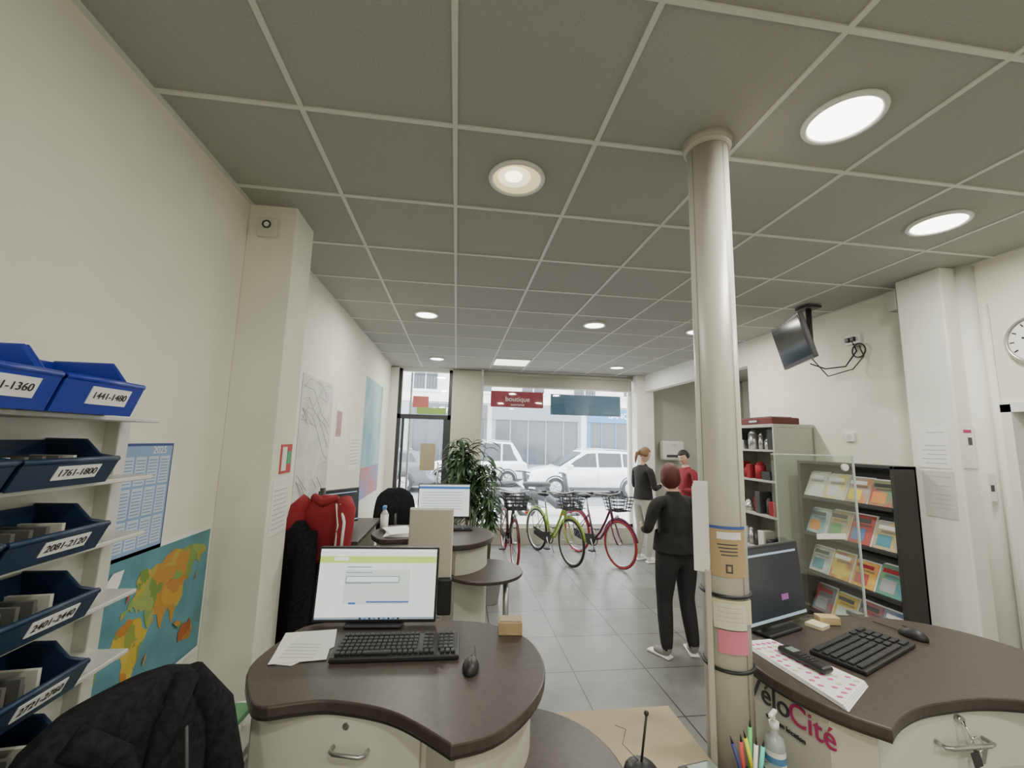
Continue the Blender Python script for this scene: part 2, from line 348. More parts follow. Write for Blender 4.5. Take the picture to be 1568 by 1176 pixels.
RD=[(1.22,1.74),(1.135,1.60),(1.14,1.43),(1.20,1.28),(1.29,1.18),(1.38,1.23),(1.50,1.27),(1.62,1.285),(1.74,1.29),(1.87,1.27),(2.02,1.22),(2.2,1.24),(2.33,1.38),(2.36,1.56),(2.30,1.74),(2.16,1.87),(1.9,1.95),(1.6,1.97),(1.35,1.90)]
o=MB("reception_desk"); P=smooth_closed(RD,4,sharp=(4,)); o.poly(P,.965,1.0,top_m,bev=.006); o.poly(inset(P,.004),.958,.966,blk_t)
whp=mat("white_laminate",(.74,.73,.68),.4)
o.poly([(1.155,1.62),(1.205,1.31),(1.295,1.235),(1.335,1.27),(1.335,1.86),(1.24,1.76)],0,.957,body_m)
o.poly([(1.335,1.34),(2.2,1.34),(2.2,1.8),(1.335,1.9)],0,.957,whp)
for z0,z1 in ((.76,.95),(.42,.75),(.08,.41)):
    o.box((1.72,1.332,(z0+z1)/2),(.72,.02,z1-z0-.008),whp,bev=.003)
    zc=z1-.09; o.tube([(1.60,1.322,zc),(1.60,1.29,zc),(1.62,1.285,zc),(1.76,1.285,zc),(1.78,1.29,zc),(1.78,1.322,zc)],.007,steel)
o.cyl((1.69,1.323,.925),(1.69,1.305,.925),.012,steel)
o.tube([(1.69,1.305,.925),(1.69,1.29,.90),(1.70,1.285,.85)],.004,chrome); o.torus((1.71,1.287,.865),.022,.003,chrome,rot=RX(90)); o.box((1.73,1.285,.835),(.018,.004,.05),chrome,rot=RY(20)); o.box((1.70,1.283,.825),(.03,.004,.045),dark,rot=RY(-15))
U_=V((.05,-.31,0)).normalized(); N_=U_.cross(V((0,0,1)))
pc=V((1.155,1.62,0)).lerp(V((1.205,1.31,0)),.5)
o.text("Vélo",.095,frame(pc-U_*.065+N_*.004+V((0,0,.90)),U_,(0,0,1)),logo_k,.002)
o.text("Cité",.095,frame(pc+U_*.10+N_*.004+V((0,0,.90)),U_,(0,0,1)),logo_r,.002)
o.text("vélos en location",.022,frame(pc+N_*.004+V((0,0,.835)),U_,(0,0,1)),logo_k,.002)
o.done()
# ---------------------------------------------------------------- monitors etc.
scr_w=mat("screen_white",(.80,.86,.86),.3,emit=.8); scr_b=mat("screen_dark",(.035,.04,.05),.15,emit=.15)
sc_g=mat("screen_green",(.55,.75,.15),.3,emit=.7); sc_l=mat("screen_line",(.35,.45,.55),.3,emit=.4); sc_f=mat("screen_form",(.72,.80,.78),.3,emit=.6); sc_bl=mat("screen_blue",(.08,.2,.6),.3,emit=.4)
def monitor(M,w=.52,h=.30,z0=.06,content="form",tilt=-4):
    o=MB("computer_monitor")
    o.box((0,.03,.008),(.24,.14,.014),black,bev=.006); o.box((0,.07,z0+.08),(.06,.02,.2+z0),black,bev=.005)
    zc=z0+h/2
    tm=Matrix.Translation((0,0.02,zc))@RX(tilt)
    def bx(c,s,m,bev=0): o.box((0,0,0),s,m,rot=tm@Matrix.Translation(V(c)),bev=bev)
    bx((0,.0,0),(w,.028,h),black,.006); bx((0,.025,0),(w*.6,.03,h*.6),black,.01)
    bx((0,-.0145,.004),(w-.018,.002,h-.026),scr_w if content!="dark" else scr_b)
    W2=w-.018;H2=h-.026
    if content=="form":
        bx((0,-.016,H2*.36),(W2,.001,H2*.10),sc_g); bx((-W2*.32,-.0165,H2*.37),(W2*.12,.001,H2*.05),scr_w)
        bx((0,-.0165,H2*.46),(W2,.001,H2*.06),scr_w); bx((0,-.016,-H2*.48),(W2,.001,H2*.03),sc_l)
        bx((0,-.016,-.01),(W2*.56,.001,H2*.50),sc_f); bx((-.02,-.017,.02),(W2*.46,.001,H2*.10),sc_l); bx((-.02,-.0175,.02),(W2*.44,.001,H2*.07),scr_w)
        for i in range(4): bx((-.08,-.017,.07-i*.022),(W2*.22,.001,.004),sc_l)
        bx((-W2*.2,-.017,-H2*.27),(.03,.001,.008),sc_bl); bx((W2*.1,-.017,-H2*.25),(W2*.36,.001,.006),sc_bl)
        for i in range(9): bx((-.06+i*.02,-.0175,-H2*.48),(.008,.001,.006),sc_bl if i%2 else black)
    elif content=="list":
        bx((0,-.016,H2*.42),(W2,.001,H2*.08),sc_bl)
        for i in range(7): bx((-.02,-.016,.08-i*.026),(W2*.8,.001,.005),sc_l)
    else:
        bx((0,-.016,H2*.42),(W2*.9,.001,H2*.03),sc_l); bx((W2*.15,-.016,-H2*.2),(W2*.12,.001,H2*.08),mat("screen_purple",(.3,.1,.3),.3,emit=.3)); bx((0,-.016,-H2*.46),(W2,.001,H2*.04),sc_l)
    return o.done(M)
kc=mat("keycap",(.03,.03,.033),.5)
def keyboard(M):
    o=MB("computer_keyboard"); o.poly([(-.225,-.08),(.225,-.08),(.225,.08),(-.225,.08)],.001,.016,black,bev=.004)
    for r in range(6):
        y=.066-r*.024-(0.004 if r else 0); x=-.212
        while x<.205:
            w=.016 if not(r==5 and -.13<x<-.03) else .10
            if not (.066<x<.078 or .128<x<.14): o.box((x+w/2,y,.020),(w,.018,.008),kc,bev=.002,seg=1)
            x+=w+.003
    return o.done(M)
def mouse(M):
    o=MB("computer_mouse"); o.sph((0,0,.004),(.030,.055,.034),black,fn=lambda v:V((v.x,v.y,max(v.z,-.1)*(1-.2*v.y)))); o.box((0,.03,.034),(.004,.016,.006),dark,bev=.002); o.tube([(0,.05,.006),(.01,.08,.004),(.0,.16,.004)],.002,black,seg=6); return o.done(M)
monitor(T(-.315,1.98,1.001,-3),.52,.305,.012,"form",-6)
keyboard(T(-.185,1.76,1.0,-1)@Matrix.Diagonal((1.02,1.15,1.2,1))); mouse(T(.085,1.60,1.001,-8))
monitor(T(-.09,4.2,1.001,0),.50,.32,.05,"list",-4); keyboard(T(-.05,3.95,1.0,0))
monitor(T(1.44,1.80,1.001,20),.44,.33,.03,"dark",-5)
keyboard(T(1.66,1.61,1.0,23)@Matrix.Diagonal((1.02,1.15,1,1))); mouse(T(2.00,1.70,1.001,10))
o=MB("side_desk"); o.b2((-1.19,3.5,.97),(-.72,4.5,1.0),top_m,bev=.004); o.b2((-1.18,3.52,0),(-.76,3.56,.97),body_m); o.b2((-1.18,4.44,0),(-.76,4.48,.97),body_m); o.b2((-1.18,3.56,.2),(-1.15,4.44,.97),body_m); o.done()
monitor(T(-.98,3.95,1.001,55),.42,.3,.04,"dark",-3)
o=MB("paper_sheets"); o.poly([(-.655,1.93),(-.46,1.95),(-.43,1.80),(-.54,1.67),(-.62,1.69)],1.001,1.003,paper); o.poly([(-.64,1.86),(-.45,1.84),(-.43,1.70),(-.62,1.68)],1.0035,1.005,paper)
for i in range(5): o.box((-.54,1.82-i*.025,1.0055),(.12,.003,.0005),ink,rot=-.1)
o.done()
o=MB("memo_box"); o.box((.26,1.88,1.025),(.10,.07,.05),wood,rot=-.1,bev=.003); o.box((.26,1.88,1.052),(.088,.058,.006),mat("memo_top",(.45,.38,.26),.7),rot=-.1); o.done()
o=MB("magenta_form_pad"); pk=mat("form_magenta",(.70,.12,.35),.7)
for i in range(4): o.poly([(1.19+i*.004,1.70),(1.33,1.71),(1.43,1.38+i*.004),(1.23,1.26+i*.006)],1.001+i*.003,1.003+i*.003,paper)
for i in range(12):
    for j in range(5):
        u=(j+.5)/5; v_=(i+.5)/12; a=V((1.20,1.68)).lerp(V((1.24,1.29)),v_); b_=V((1.33,1.69)).lerp(V((1.42,1.39)),v_); q=a.lerp(b_,u)
        if random.random()<.8: o.box((q.x,q.y,1.0135),(.016,.010,.001),pk if random.random()<.7 else ny,rot=-.25)
o.done()
o=MB("cordless_phone"); o.box((0,0,.012),(.055,.18,.022),black,bev=.01); o.box((0,.045,.024),(.036,.035,.002),mat("lcd",(.2,.25,.22),.3))
for i in range(4):
    for j in range(3): o.box((-.013+j*.013,.005-i*.015,.0245),(.009,.008,.002),dark)
o.done(T(1.315,1.52,1.0155,12))
o=MB("sticky_pad"); o.box((1.66,1.83,1.008),(.07,.07,.014),ny,rot=.4); o.box((1.74,1.86,1.018),(.09,.05,.034),wood,rot=-.2,bev=.003); o.done()
o=MB("plexiglass_screen"); pg=M_glass("plexiglass",(.88,.92,.90),.09); o.b2((1.56,1.93,1.0),(2.02,1.936,1.77),pg)
edge=mat("plexi_edge",(.6,.68,.66),.2); o.b2((2.017,1.928,1.0),(2.022,1.938,1.77),edge); o.b2((1.56,1.928,1.767),(2.02,1.938,1.771),edge); o.cyl((1.97,1.927,1.71),(1.97,1.939,1.71),.018,white); o.b2((1.78,1.926,1.36),(1.94,1.93,1.385),paper)
for x in (1.62,1.96): o.b2((x-.02,1.90,1.0),(x+.02,1.96,1.02),steel)
o.done()
o=MB("display_panel"); bp=mat("beige_panel",(.50,.47,.38),.6); o.b2((-.25,2.60,1.0),(0.0,2.63,1.385),bp,bev=.004); o.b2((-.255,2.63,.99),(.005,2.65,1.39),cream,bev=.004); o.cyl((-.12,2.66,0),(-.12,2.66,1.1),.02,black); o.cyl((-.12,2.64,0),(-.12,2.64,.02),.15,black); o.box((-.03,2.60,.9),(.08,.05,.2),black,bev=.01); o.done()
# foreground counter items
o=MB("pen_stand"); o.sph((.63,1.42,.765),(.055,.055,.032),black); o.cyl((.63,1.42,.79),(.65,1.42,.93),.004,black,seg=8); o.sph((.65,1.42,.935),.008,black); o.tube([(.63,1.42,.79),(.58,1.45,.83),(.60,1.47,.86),(.56,1.46,.88)],.0012,dark,seg=5); o.done()
o=MB("desk_calculator"); o.box((.83,1.36,.752),(.12,.17,.026),dark,rot=.15,bev=.006); o.box((.835,1.41,.768),(.095,.04,.006),mat("lcd",(.2,.25,.22),.3),rot=.15)
for i in range(4):
    for j in range(4): o.box((.80+j*.022,1.375-i*.02,.768),(.015,.013,.008),black if (i+j)%3 else cream,rot=.15,bev=.002)
o.done()
o=MB("pen_cup"); o.cyl((.945,1.33,.735),(.945,1.33,.80),.035,black,seg=24)
for i,(c,a,h) in enumerate([((.75,.75,.05),-8,.13),((.15,.65,.2),8,.15),((.75,.1,.1),3,.11),((.05,.05,.2),-14,.12),((.85,.85,.8),14,.12),((.1,.7,.6),20,.11)]):
    m=mat("pen_%d"%i,c,.4); p=V((.945+.018*math.cos(i*1.1),1.33+.018*math.sin(i*1.1),.76)); q=p+V((math.sin(rad(a))*h,.02,h)); o.cyl(p,q,.006,m,seg=10); o.cyl(q,q+(q-p).normalized()*.02,.004,black,r2=.001,seg=8)
o.done()
o=MB("card_terminal"); o.box((1.045,1.34,.76),(.07,.13,.045),dark,rot=-.3,bev=.01); o.box((1.05,1.37,.785),(.05,.035,.004),mat("lcd",(.2,.25,.22),.3),rot=-.3)
for i in range(4):
    for j in range(3): o.box((1.02+j*.017+i*.003,1.34-i*.015,.785),(.011,.009,.006),[cream,red,mat("key_g",(.1,.5,.1),.5)][j] if i==3 else cream,rot=-.3)
o.done()
clr=mat("clear_gel",(.75,.80,.82),.15,trans=.5); BX,BY=1.085,1.40
o=MB("sanitizer_bottle"); o.loft([[(BX+r*math.cos(2*math.pi*k/24),BY+r*math.sin(2*math.pi*k/24),z) for k in range(24)] for r,z in ((.028,.735),(.030,.745),(.030,.83),(.025,.855),(.012,.865),(.012,.88))],clr)
o.cyl((BX,BY,.88),(BX,BY,.90),.015,white); o.cyl((BX,BY,.90),(BX,BY,.925),.005,white); o.box((BX-.01,BY-.01,.93),(.05,.014,.012),white,rot=.6,bev=.004); o.cyl((BX,BY,.765),(BX,BY,.82),.0305,paper,seg=24,caps=False); o.cyl((BX,BY,.785),(BX,BY,.805),.031,mat("label_blue",(.1,.25,.5),.5),seg=24,caps=False); o.done()
o=MB("paper_sheet"); o.poly([(.34,1.30),(.52,1.32),(.53,1.40),(.35,1.39)],.7655,.767,paper); o.done()
# ---------------------------------------------------------------- left rack of bins
o=MB("storage_bin_rack"); rk=mat("rack_metal",(.60,.60,.55),.4,.2)
o.b2((-1.198,.2,.1),(-1.185,1.60,1.83),rk)
o.b2((-1.198,1.60,0),(-1.14,1.65,1.84),rk,bev=.004); o.b2((-1.198,.18,0),(-1.1,.22,1.84),rk)
zs=[1.845,1.655,1.47,1.285,1.10,.915,.73,.55]
for z in zs: o.b2((-1.19,.2,z-.014),(-1.03,1.62,z),rk,bev=.003)
def bin_(o,y0,y1,z0,h,m,d=.2,label=None,ls=.030):
    x0=-1.185;x1=x0+d;t=.006
    o.b2((x0,y0,z0),(x1-.03,y1,z0+t),m); o.b2((x0,y0,z0),(x0+t,y1,z0+h),m)
    for y in (y0,y1):
        P=[(x0,z0),(x1-.03,z0),(x1,z0+h*.55),(x1-.05,z0+h*.62),(x1-.09,z0+h),(x0,z0+h)]
        yy=y if y==y0 else y-t
        o.poly(P,0,t,m,M=frame((0,yy+t,0),(1,0,0),(0,0,1)))
    a=V((x1-.03,0,z0));bb=V((x1,0,z0+h*.58)); dd=bb-a
    M=frame((a.x,y0,a.z),(0,1,0),dd)
    o.poly([(0,0),(y1-y0,0),(y1-y0,dd.length),(0,dd.length)],0,t,m,M=M)
    o.cyl((x1,y0,z0+h*.57),(x1,y1,z0+h*.57),.008,m,seg=10)
    for y in (y0,y1): o.tube([(x1,y,z0+h*.57),(x1-.05,y,z0+h*.64),(x1-.09,y,z0+h),(x0,y,z0+h)],.006,m,seg=8)
    if label:
        L=.13; c=(y1-y0)/2+.02
        o.poly([(c-L/2,dd.length*.30),(c+L/2,dd.length*.30),(c+L/2,dd.length*.82),(c-L/2,dd.length*.82)],t,t+.002,paper,M=M)
        o.text(label,ls,M@Matrix.Translation((c,dd.length*.56,t+.003)),black,.0005)
for i,(y0,y1,l) in enumerate([(1.13,1.385,"1441-1480"),(.86,1.12,"1281-1360"),(.58,.85,"1121-1200")]):
    bin_(o,y0,y1,1.845,.15,blue,.245,l,.026)
dkp=mat("bin_papers",(.12,.12,.11),.8)
for r,(z,l) in enumerate(zip(zs[1:],["1761-1800","2081-2120","2401-2440","2721-2760","3041-3080","3361-3400"])):
    bin_(o,1.12,1.40,z,.115,navy,.195,l,.027); bin_(o,.83,1.105,z,.115,navy,.195,"%d-%d"%(1601+320*r,1640+320*r),.027); bin_(o,.54,.815,z,.115,navy,.195)
    for k in range(5): o.box((-1.11,1.16+k*.045,z+.045),(.10,.012,.06),dkp if k%4 else cream,rot=.1)
o.done()
# ---------------------------------------------------------------- wall prints (left)
def wposter(name,x,y0,y1,z0,z1,m,th=.004):
    o=MB(name); o.b2((x,y0,z0),(x+th,y1,z1),m); return o
o=wposter("wall_calendar",XL,1.69,1.985,1.33,1.755,mat("calendar_blue",(.04,.07,.24),.6)); o.b2((XL+.004,1.70,1.345),(XL+.006,1.975,1.745),mat("calendar_page",(.26,.38,.62),.6))
ci=mat("cal_ink",(.22,.32,.52),.7); cpg=mat("cal_cell",(.58,.66,.78),.7)
for i in range(4):
    for j in range(3):
        y=1.71+i*.066; z=1.36+j*.118; o.b2((XL+.006,y,z),(XL+.007,y+.056,z+.108),cpg)
        for k in range(8): o.b2((XL+.007,y+.006,z+.008+k*.012),(XL+.0075,y+.05,z+.012+k*.012),ci)
o.text("2025",.04,frame((XL+.007,1.90,1.727),(0,1,0),(0,0,1)),paper,.0005); o.done()
sea=mat("map_sea",(.10,.27,.32),.5,var=.15,scale=6)
o=wposter("world_map_poster",XL,1.66,2.355,.76,1.345,paper); o.b2((XL+.004,1.672,.775),(XL+.006,2.343,1.33),sea)
FM=frame((XL+.0062,1.672,.775),(0,1,0),(0,0,1))
landG=cellmat("map_land_eurasia",[(.16,.26,.05),(.42,.34,.06),(.20,.32,.08),(.46,.24,.04),(.30,.36,.10)],13)
landO=cellmat("map_land_africa",[(.55,.38,.04),(.46,.20,.03),(.55,.42,.07),(.25,.30,.05)],16)
landR=cellmat("map_land_asia",[(.40,.10,.03),(.50,.30,.04),(.44,.20,.04)],12)
AF=[(.115,.275),(.13,.305),(.165,.315),(.18,.325),(.20,.315),(.235,.31),(.25,.30),(.262,.265),(.285,.245),(.30,.245),(.285,.215),(.262,.19),(.258,.15),(.245,.125),(.235,.095),(.212,.065),(.192,.062),(.185,.09),(.175,.13),(.178,.165),(.165,.195),(.14,.20),(.12,.21),(.105,.235)]
EU=[(.135,.335),(.14,.36),(.165,.365),(.17,.385),(.195,.40),(.205,.425),(.195,.45),(.215,.485),(.245,.49),(.27,.475),(.30,.49),(.33,.485),(.36,.51),(.41,.525),(.46,.51),(.52,.515),(.58,.505),(.63,.49),(.655,.46),(.61,.45),(.60,.415),(.575,.44),(.55,.42),(.545,.385),(.52,.36),(.50,.375),(.495,.335),(.50,.30),(.475,.27),(.455,.265),(.45,.235),(.44,.205),(.428,.235),(.42,.265),(.40,.285),(.385,.26),(.37,.21),(.355,.235),(.34,.28),(.315,.29),(.325,.265),(.295,.245),(.275,.27),(.262,.31),(.27,.325),(.235,.33),(.225,.345),(.215,.33),(.205,.355),(.19,.365),(.195,.34),(.175,.36),(.16,.345)]
AS=[(.355,.37),(.40,.40),(.45,.385),(.50,.395),(.52,.37),(.495,.36),(.49,.32),(.46,.285),(.42,.29),(.38,.30),(.35,.33)]
AU=[(.50,.14),(.52,.165),(.545,.17),(.56,.16),(.575,.18),(.59,.15),(.605,.12),(.59,.085),(.56,.09),(.53,.10),(.505,.10)]
SA=[(.0,.25),(.03,.255),(.06,.215),(.055,.17),(.035,.14),(.02,.08),(.005,.04),(.0,.04)]
GR=[(.03,.48),(.07,.52),(.12,.52),(.105,.47),(.07,.42),(.05,.44)]
NA=[(.0,.45),(.025,.43),(.03,.40),(.0,.36)]
BR_=[(.155,.385),(.165,.405),(.16,.425),(.15,.40)]; MG=[(.285,.12),(.298,.155),(.302,.14),(.292,.105)]; JP=[(.565,.345),(.58,.375),(.59,.395),(.578,.35)]; IN=[(.45,.20),(.49,.165),(.52,.175),(.50,.19),(.47,.205)]; ANT=[(.02,.0),(.1,.018),(.2,.012),(.35,.02),(.5,.015),(.66,.02),(.66,.0)]
for i,(pts,m) in enumerate([(AF,landO),(EU,landG),(AS,landR),(AU,landR),(SA,landG),(GR,paper),(NA,landO),(BR_,landR),(MG,landG),(JP,landR),(IN,landG),(ANT,paper)]):
    t=bmesh.new(); fc=t.faces.new([t.verts.new((p[0],p[1],.0006+.0006*i)) for p in pts]); fc.normal_update()
    if fc.normal.z<0: fc.normal_flip()
    bmesh.ops.triangulate(t,faces=t.faces[:]); o.add(t,m,FM)
o.done()
o=wposter("wall_street_map",XL,3.40,4.22,1.25,2.29,mat("street_map",(.66,.66,.61),.6,col2=(.50,.51,.48),scale=7))
for k in range(14):
    z=random.uniform(1.3,2.2); pts=[]
    for i in range(7): pts.append((XL+.005,3.44+i*.12,min(2.26,max(1.28,z)))); z+=random.uniform(-.12,.12)
    o.tube(pts,.002,ink,seg=4)
o.done()
o=wposter("wall_poster_framed",XL,4.37,4.62,1.72,2.14,paper); o.b2((XL+.004,4.40,1.80),(XL+.006,4.59,2.06),mat("poster_red",(.5,.2,.17),.6,col2=(.3,.35,.45),scale=12)); o.done()
o=wposter("wall_notice",XL,5.0,5.50,1.42,1.84,paper)
for i in range(8): o.b2((XL+.004,5.05,1.48+i*.04),(XL+.005,5.45,1.49+i*.04),ink)
o.done()
o=wposter("wall_banner",XL,5.65,6.9,1.0,2.6,mat("banner_teal",(.16,.36,.42),.6,col2=(.40,.54,.56),scale=2)); o.b2((XL+.004,5.65,1.0),(XL+.006,6.9,1.4),mat("banner_red",(.50,.18,.16),.6,col2=(.25,.3,.5),scale=3)); o.done()
o=wposter("wall_notice",-.95,2.41,2.62,1.27,1.56,paper)
for i in range(9): o.b2((-.946,2.43,1.30+i*.025),(-.945,2.6,1.305+i*.025),ink)
o.done()
o=wposter("fire_safety_sign",-.95,2.47,2.62,1.59,1.75,red); o.b2((-.946,2.485,1.605),(-.944,2.545,1.735),paper); o.b2((-.946,2.555,1.64),(-.944,2.61,1.71),mat("sign_green2",(.05,.4,.15),.6)); o.done()
o=wposter("wall_notice",XL,3.15,3.36,.95,1.28,ny); o.done()
o=MB("thermostat_box"); o.box((-1.09,2.355,2.94),(.10,.03,.105),cream,bev=.006); o.torus((-1.09,2.338,2.955),.02,.004,dark,rot=RX(90)); o.cyl((-1.09,2.34,2.955),(-1.09,2.336,2.955),.012,white); o.done()
# ---------------------------------------------------------------- chairs / jackets
def coat(o,M,w,h,d,m,sl=True,m2=None,seed=0):
    rings=[]; n=44
    for i in range(15):
        t=i/14; z=h*(1-t); ww=w*(.25+.75*min(1,(t*4.5))**.5)*(1+.05*math.sin(t*5+seed)); dd=d*(.35+.65*min(1,t*4)**.5)*(1+.25*t)
        ring=[]
        for k in range(n):
            a=2*math.pi*k/n; fold=1+.10*math.sin(5*a+seed+t*2)*t+.05*math.sin(11*a+seed*2)*t
            ring.append(M@V((ww/2*math.copysign(abs(math.cos(a))**.7,math.cos(a))*fold,dd/2*math.copysign(abs(math.sin(a))**.8,math.sin(a))*fold,z+.012*math.sin(4*a+seed)*t)))
        rings.append(ring)
    o.loft(rings,m)
    if sl:
        for s in (-1,1):
            pts=[M@V((s*w*.36,-.02,h*.93)),M@V((s*w*.47,-d*.4,h*.80)),M@V((s*w*.49,-d*.62,h*.5)),M@V((s*w*.46,-d*.6,h*.22)),M@V((s*w*.45,-d*.55,h*.1))]
            o.tube(pts,[.05,.058,.055,.05,.044],m2 or m,seg=16)
def office_chair(M,back_top=1.2,w=.46,jacket=None):
    o=MB("office_chair")
    for k in range(5):
        a=rad(72*k+18); e=V((.30*math.cos(a),.30*math.sin(a),.07)); o.tube([(0,0,.11),e*.6+V((0,0,.05)),e],[.025,.02,.016],black); o.cyl(e+V((-.012,0,-.035)),e+V((.012,0,-.035)),.03,dark)
    o.cyl((0,0,.1),(0,0,.48),.025,steel); o.box((0,0,.52),(.44,.44,.08),fabric_b,bev=.035,seg=3)
    zb=back_top-.56; rings=[]
    for i in range(14):
        t=i/13; z=zb+.56*t; ww=w*(.82+.18*math.sin(math.pi*min(1,t*1.1)))*(1 if t<.8 else math.sqrt(max(.02,1-((t-.8)/.2)**2*.8))); y=.23+.05*math.sin(t*3.1)-.02
        rings.append([(ww/2*math.copysign(abs(math.cos(2*math.pi*k/24))**.6,math.cos(2*math.pi*k/24)),y+.035*math.sin(2*math.pi*k/24),z) for k in range(24)])
    o.loft(rings,fabric_b)
    o.tube([(0,.02,.48),(0,.27,.48),(0,.31,.7),(0,.29,zb+.3)],.02,black)
    for s in (-1,1): o.tube([(s*.22,-.02,.52),(s*.25,-.02,.6),(s*.25,-.02,.72)],.014,black); o.box((s*.25,.0,.735),(.06,.22,.03),black,bev=.012)
    if jacket: jacket(o)
    return o.done(M)
def jk(o):
    n=40; rings=[]
    for i in range(18):
        t=i/17; z=1.21-.70*t; ww=.245*(.50+.50*min(1,t*4)**.5)*(1+.06*math.sin(t*6)); dd=.045+.05*min(1,t*3)
        rings.append([(ww*math.copysign(abs(math.cos(2*math.pi*k/n))**.75,math.cos(2*math.pi*k/n))*(1+.05*math.sin(3*t+k)),.245+dd*math.sin(2*math.pi*k/n)*(1+.22*math.sin(k*1.9+t*2)*t),z+.012*math.sin(k*.9)*(t>0.05)) for k in range(n)])
    o.loft(rings,fabric_b)
    for s in (-1,1):
        o.tube([(s*.16,.24,1.16),(s*.23,.22,1.05),(s*.25,.18,.88),(s*.24,.17,.68),(s*.235,.18,.6)],[.045,.055,.052,.048,.042],fabric_b,seg=16)
    o.tube([(-.12,.20,1.19),(-.05,.165,1.12),(.0,.16,1.02)],[.03,.026,.014],fabric_b,seg=12); o.tube([(.12,.20,1.19),(.05,.165,1.12),(.0,.16,1.02)],[.03,.026,.014],fabric_b,seg=12)
    for s in (-1,1):  # hanger loop / seams
        o.tube([(s*.09,.15,1.10),(s*.11,.140,.9),(s*.10,.138,.65)],.004,dark,seg=6)
    o.box((.16,.145,.90),(.03,.006,.035),red,bev=.002); o.box((.16,.141,.90),(.012,.004,.02),paper)
office_chair(T(-.50,1.07,0,72),1.16,.46,jk)
office_chair(T(-.72,5.1,0,200),1.25,.46)
redf=mat("red_fabric",(.28,.016,.025),.85,bump=.3,scale=50)
o=MB("coat_stand"); x,y=-.86,2.98
o.cyl((x,y,0),(x,y,1.46),.018,dark); o.cyl((x,y,0),(x,y,.03),.17,dark)
for k in range(4):
    a=rad(90*k+40); o.tube([(x,y,1.32),(x+.08*math.cos(a),y+.08*math.sin(a),1.32),(x+.12*math.cos(a),y+.12*math.sin(a),1.39)],.008,dark)
M=T(x+.05,y-.04,1.02,-12); coat(o,M,.33,.40,.15,redf,True,redf,.4)
coat(o,T(x+.03,y-.02,.50,-12),.36,.62,.15,fabric_b,False,None,2.4)
coat(o,T(x-.07,y-.16,.48,-20),.22,.80,.13,fabric_b,True,fabric_b,4.4)
o.tube([M@V((.13,-.085,.36)),M@V((.185,-.140,.26)),M@V((.18,-.145,.1))],.009,paper)
o.tube([M@V((.10,-.085,.36)),M@V((.145,-.135,.24)),M@V((.14,-.145,.1))],.006,paper)
o.tube([M@V((-.08,-.03,.39)),M@V((0,-.07,.36)),M@V((.08,-.03,.39))],.026,redf)
o.done()
o=MB("pedestal_cabinet"); o.b2((-1.05,1.68,0),(-.72,2.1,.66),cream,bev=.004)
for z in (.12,.34,.54): o.b2((-.72,1.69,z-.09),(-.71,2.09,z+.09),cream,bev=.002)
o.box((-.88,1.87,.68),(.21,.30,.04),paper,rot=.2); o.box((-.88,1.85,.71),(.20,.28,.02),mat("folder_green",(.15,.35,.18),.6),rot=-.1); o.done()
o=MB("spray_bottle"); o.cyl((-.60,3.95,1.0),(-.60,3.95,1.13),.035,white); o.cyl((-.60,3.95,1.13),(-.60,3.95,1.17),.035,white,r2=.012); o.box((-.60,3.93,1.19),(.03,.07,.03),mat("label_blue",(.1,.25,.5),.5),bev=.006); o.done()
o=MB("paper_stack")
for i in range(5): o.box((-.45,3.78,1.004+.006*i),(.21,.297,.005),paper,rot=.1*i)
o.done()
# ---------------------------------------------------------------- plants
def plant(x,y,z,h,w,n,seed,pot=(.09,.17),leafc=((.025,.06,.022),(.045,.09,.035)),L=.28,lo=.3,ns=9):
    random.seed(seed); o=MB("potted_plant")
    pm=mat("plant_pot_%d"%seed,(.30,.28,.25) if seed%2 else (.42,.42,.40),.6)
    r,ph=pot; o.loft([[(r*k2*math.cos(2*math.pi*k/24),r*k2*math.sin(2*math.pi*k/24),zz) for k in range(24)] for k2,zz in ((.7,0),(.75,.01),(1,ph),(1.06,ph),(1.06,ph+.012),(.95,ph+.012),(.93,ph-.02))],pm)
    o.cyl((0,0,ph-.03),(0,0,ph-.015),r*.94,mat("soil",(.04,.03,.02),.9),seg=24)
    lm=[mat("leaf_%d"%i,c,.45) for i,c in enumerate(leafc)]; stems=[]
    for k in range(ns):
        a=2*math.pi*k/ns+random.random(); lean=random.uniform(.05,.5)*w; hh=h*random.uniform(.55,1)
        pts=[V((0,0,ph-.02)),V((lean*.35*math.cos(a),lean*.35*math.sin(a),ph+hh*.35)),V((lean*.7*math.cos(a),lean*.7*math.sin(a),ph+hh*.7)),V((lean*math.cos(a),lean*math.sin(a),ph+hh))]
        o.tube(pts,[.012,.009,.006,.003],mat("stem_green",(.10,.13,.05),.6),seg=6); stems.append(pts)
    for i in range(n):
        s=random.choice(stems); t=random.uniform(lo,1)*3; k=min(2,int(t)); p=s[k].lerp(s[k+1],t-k)
        a=random.uniform(0,2*math.pi); l=L*random.uniform(.6,1.1); wd=l*.11; dirx=V((math.cos(a),math.sin(a),0)); side=V((-dirx.y,dirx.x,0)); up=random.uniform(.1,1.0)
        t2=bmesh.new(); prev=None
        for j in range(6):
            u=j/5; c=p+dirx*l*u*.9+V((0,0,l*(up*u-.95*u*u))); hw=wd*math.sin(math.pi*(u*.92+.06))
            A=t2.verts.new(c-side*hw); Mi=t2.verts.new(c-V((0,0,hw*.4))); B=t2.verts.new(c+side*hw)
            if prev: t2.faces.new((prev[0],prev[1],Mi,A)); t2.faces.new((prev[1],prev[2],B,Mi))
            prev=(A,Mi,B)
        o.add(t2,random.choice(lm),None,True)
    return o.done(Matrix.Translation((x,y,z)))
plant(.22,5.5,0,1.55,.55,430,3,(.19,.36),L=.27,lo=.42,ns=11)
plant(.42,5.0,0,1.20,.22,150,4,(.17,.32),L=.20,lo=.45)
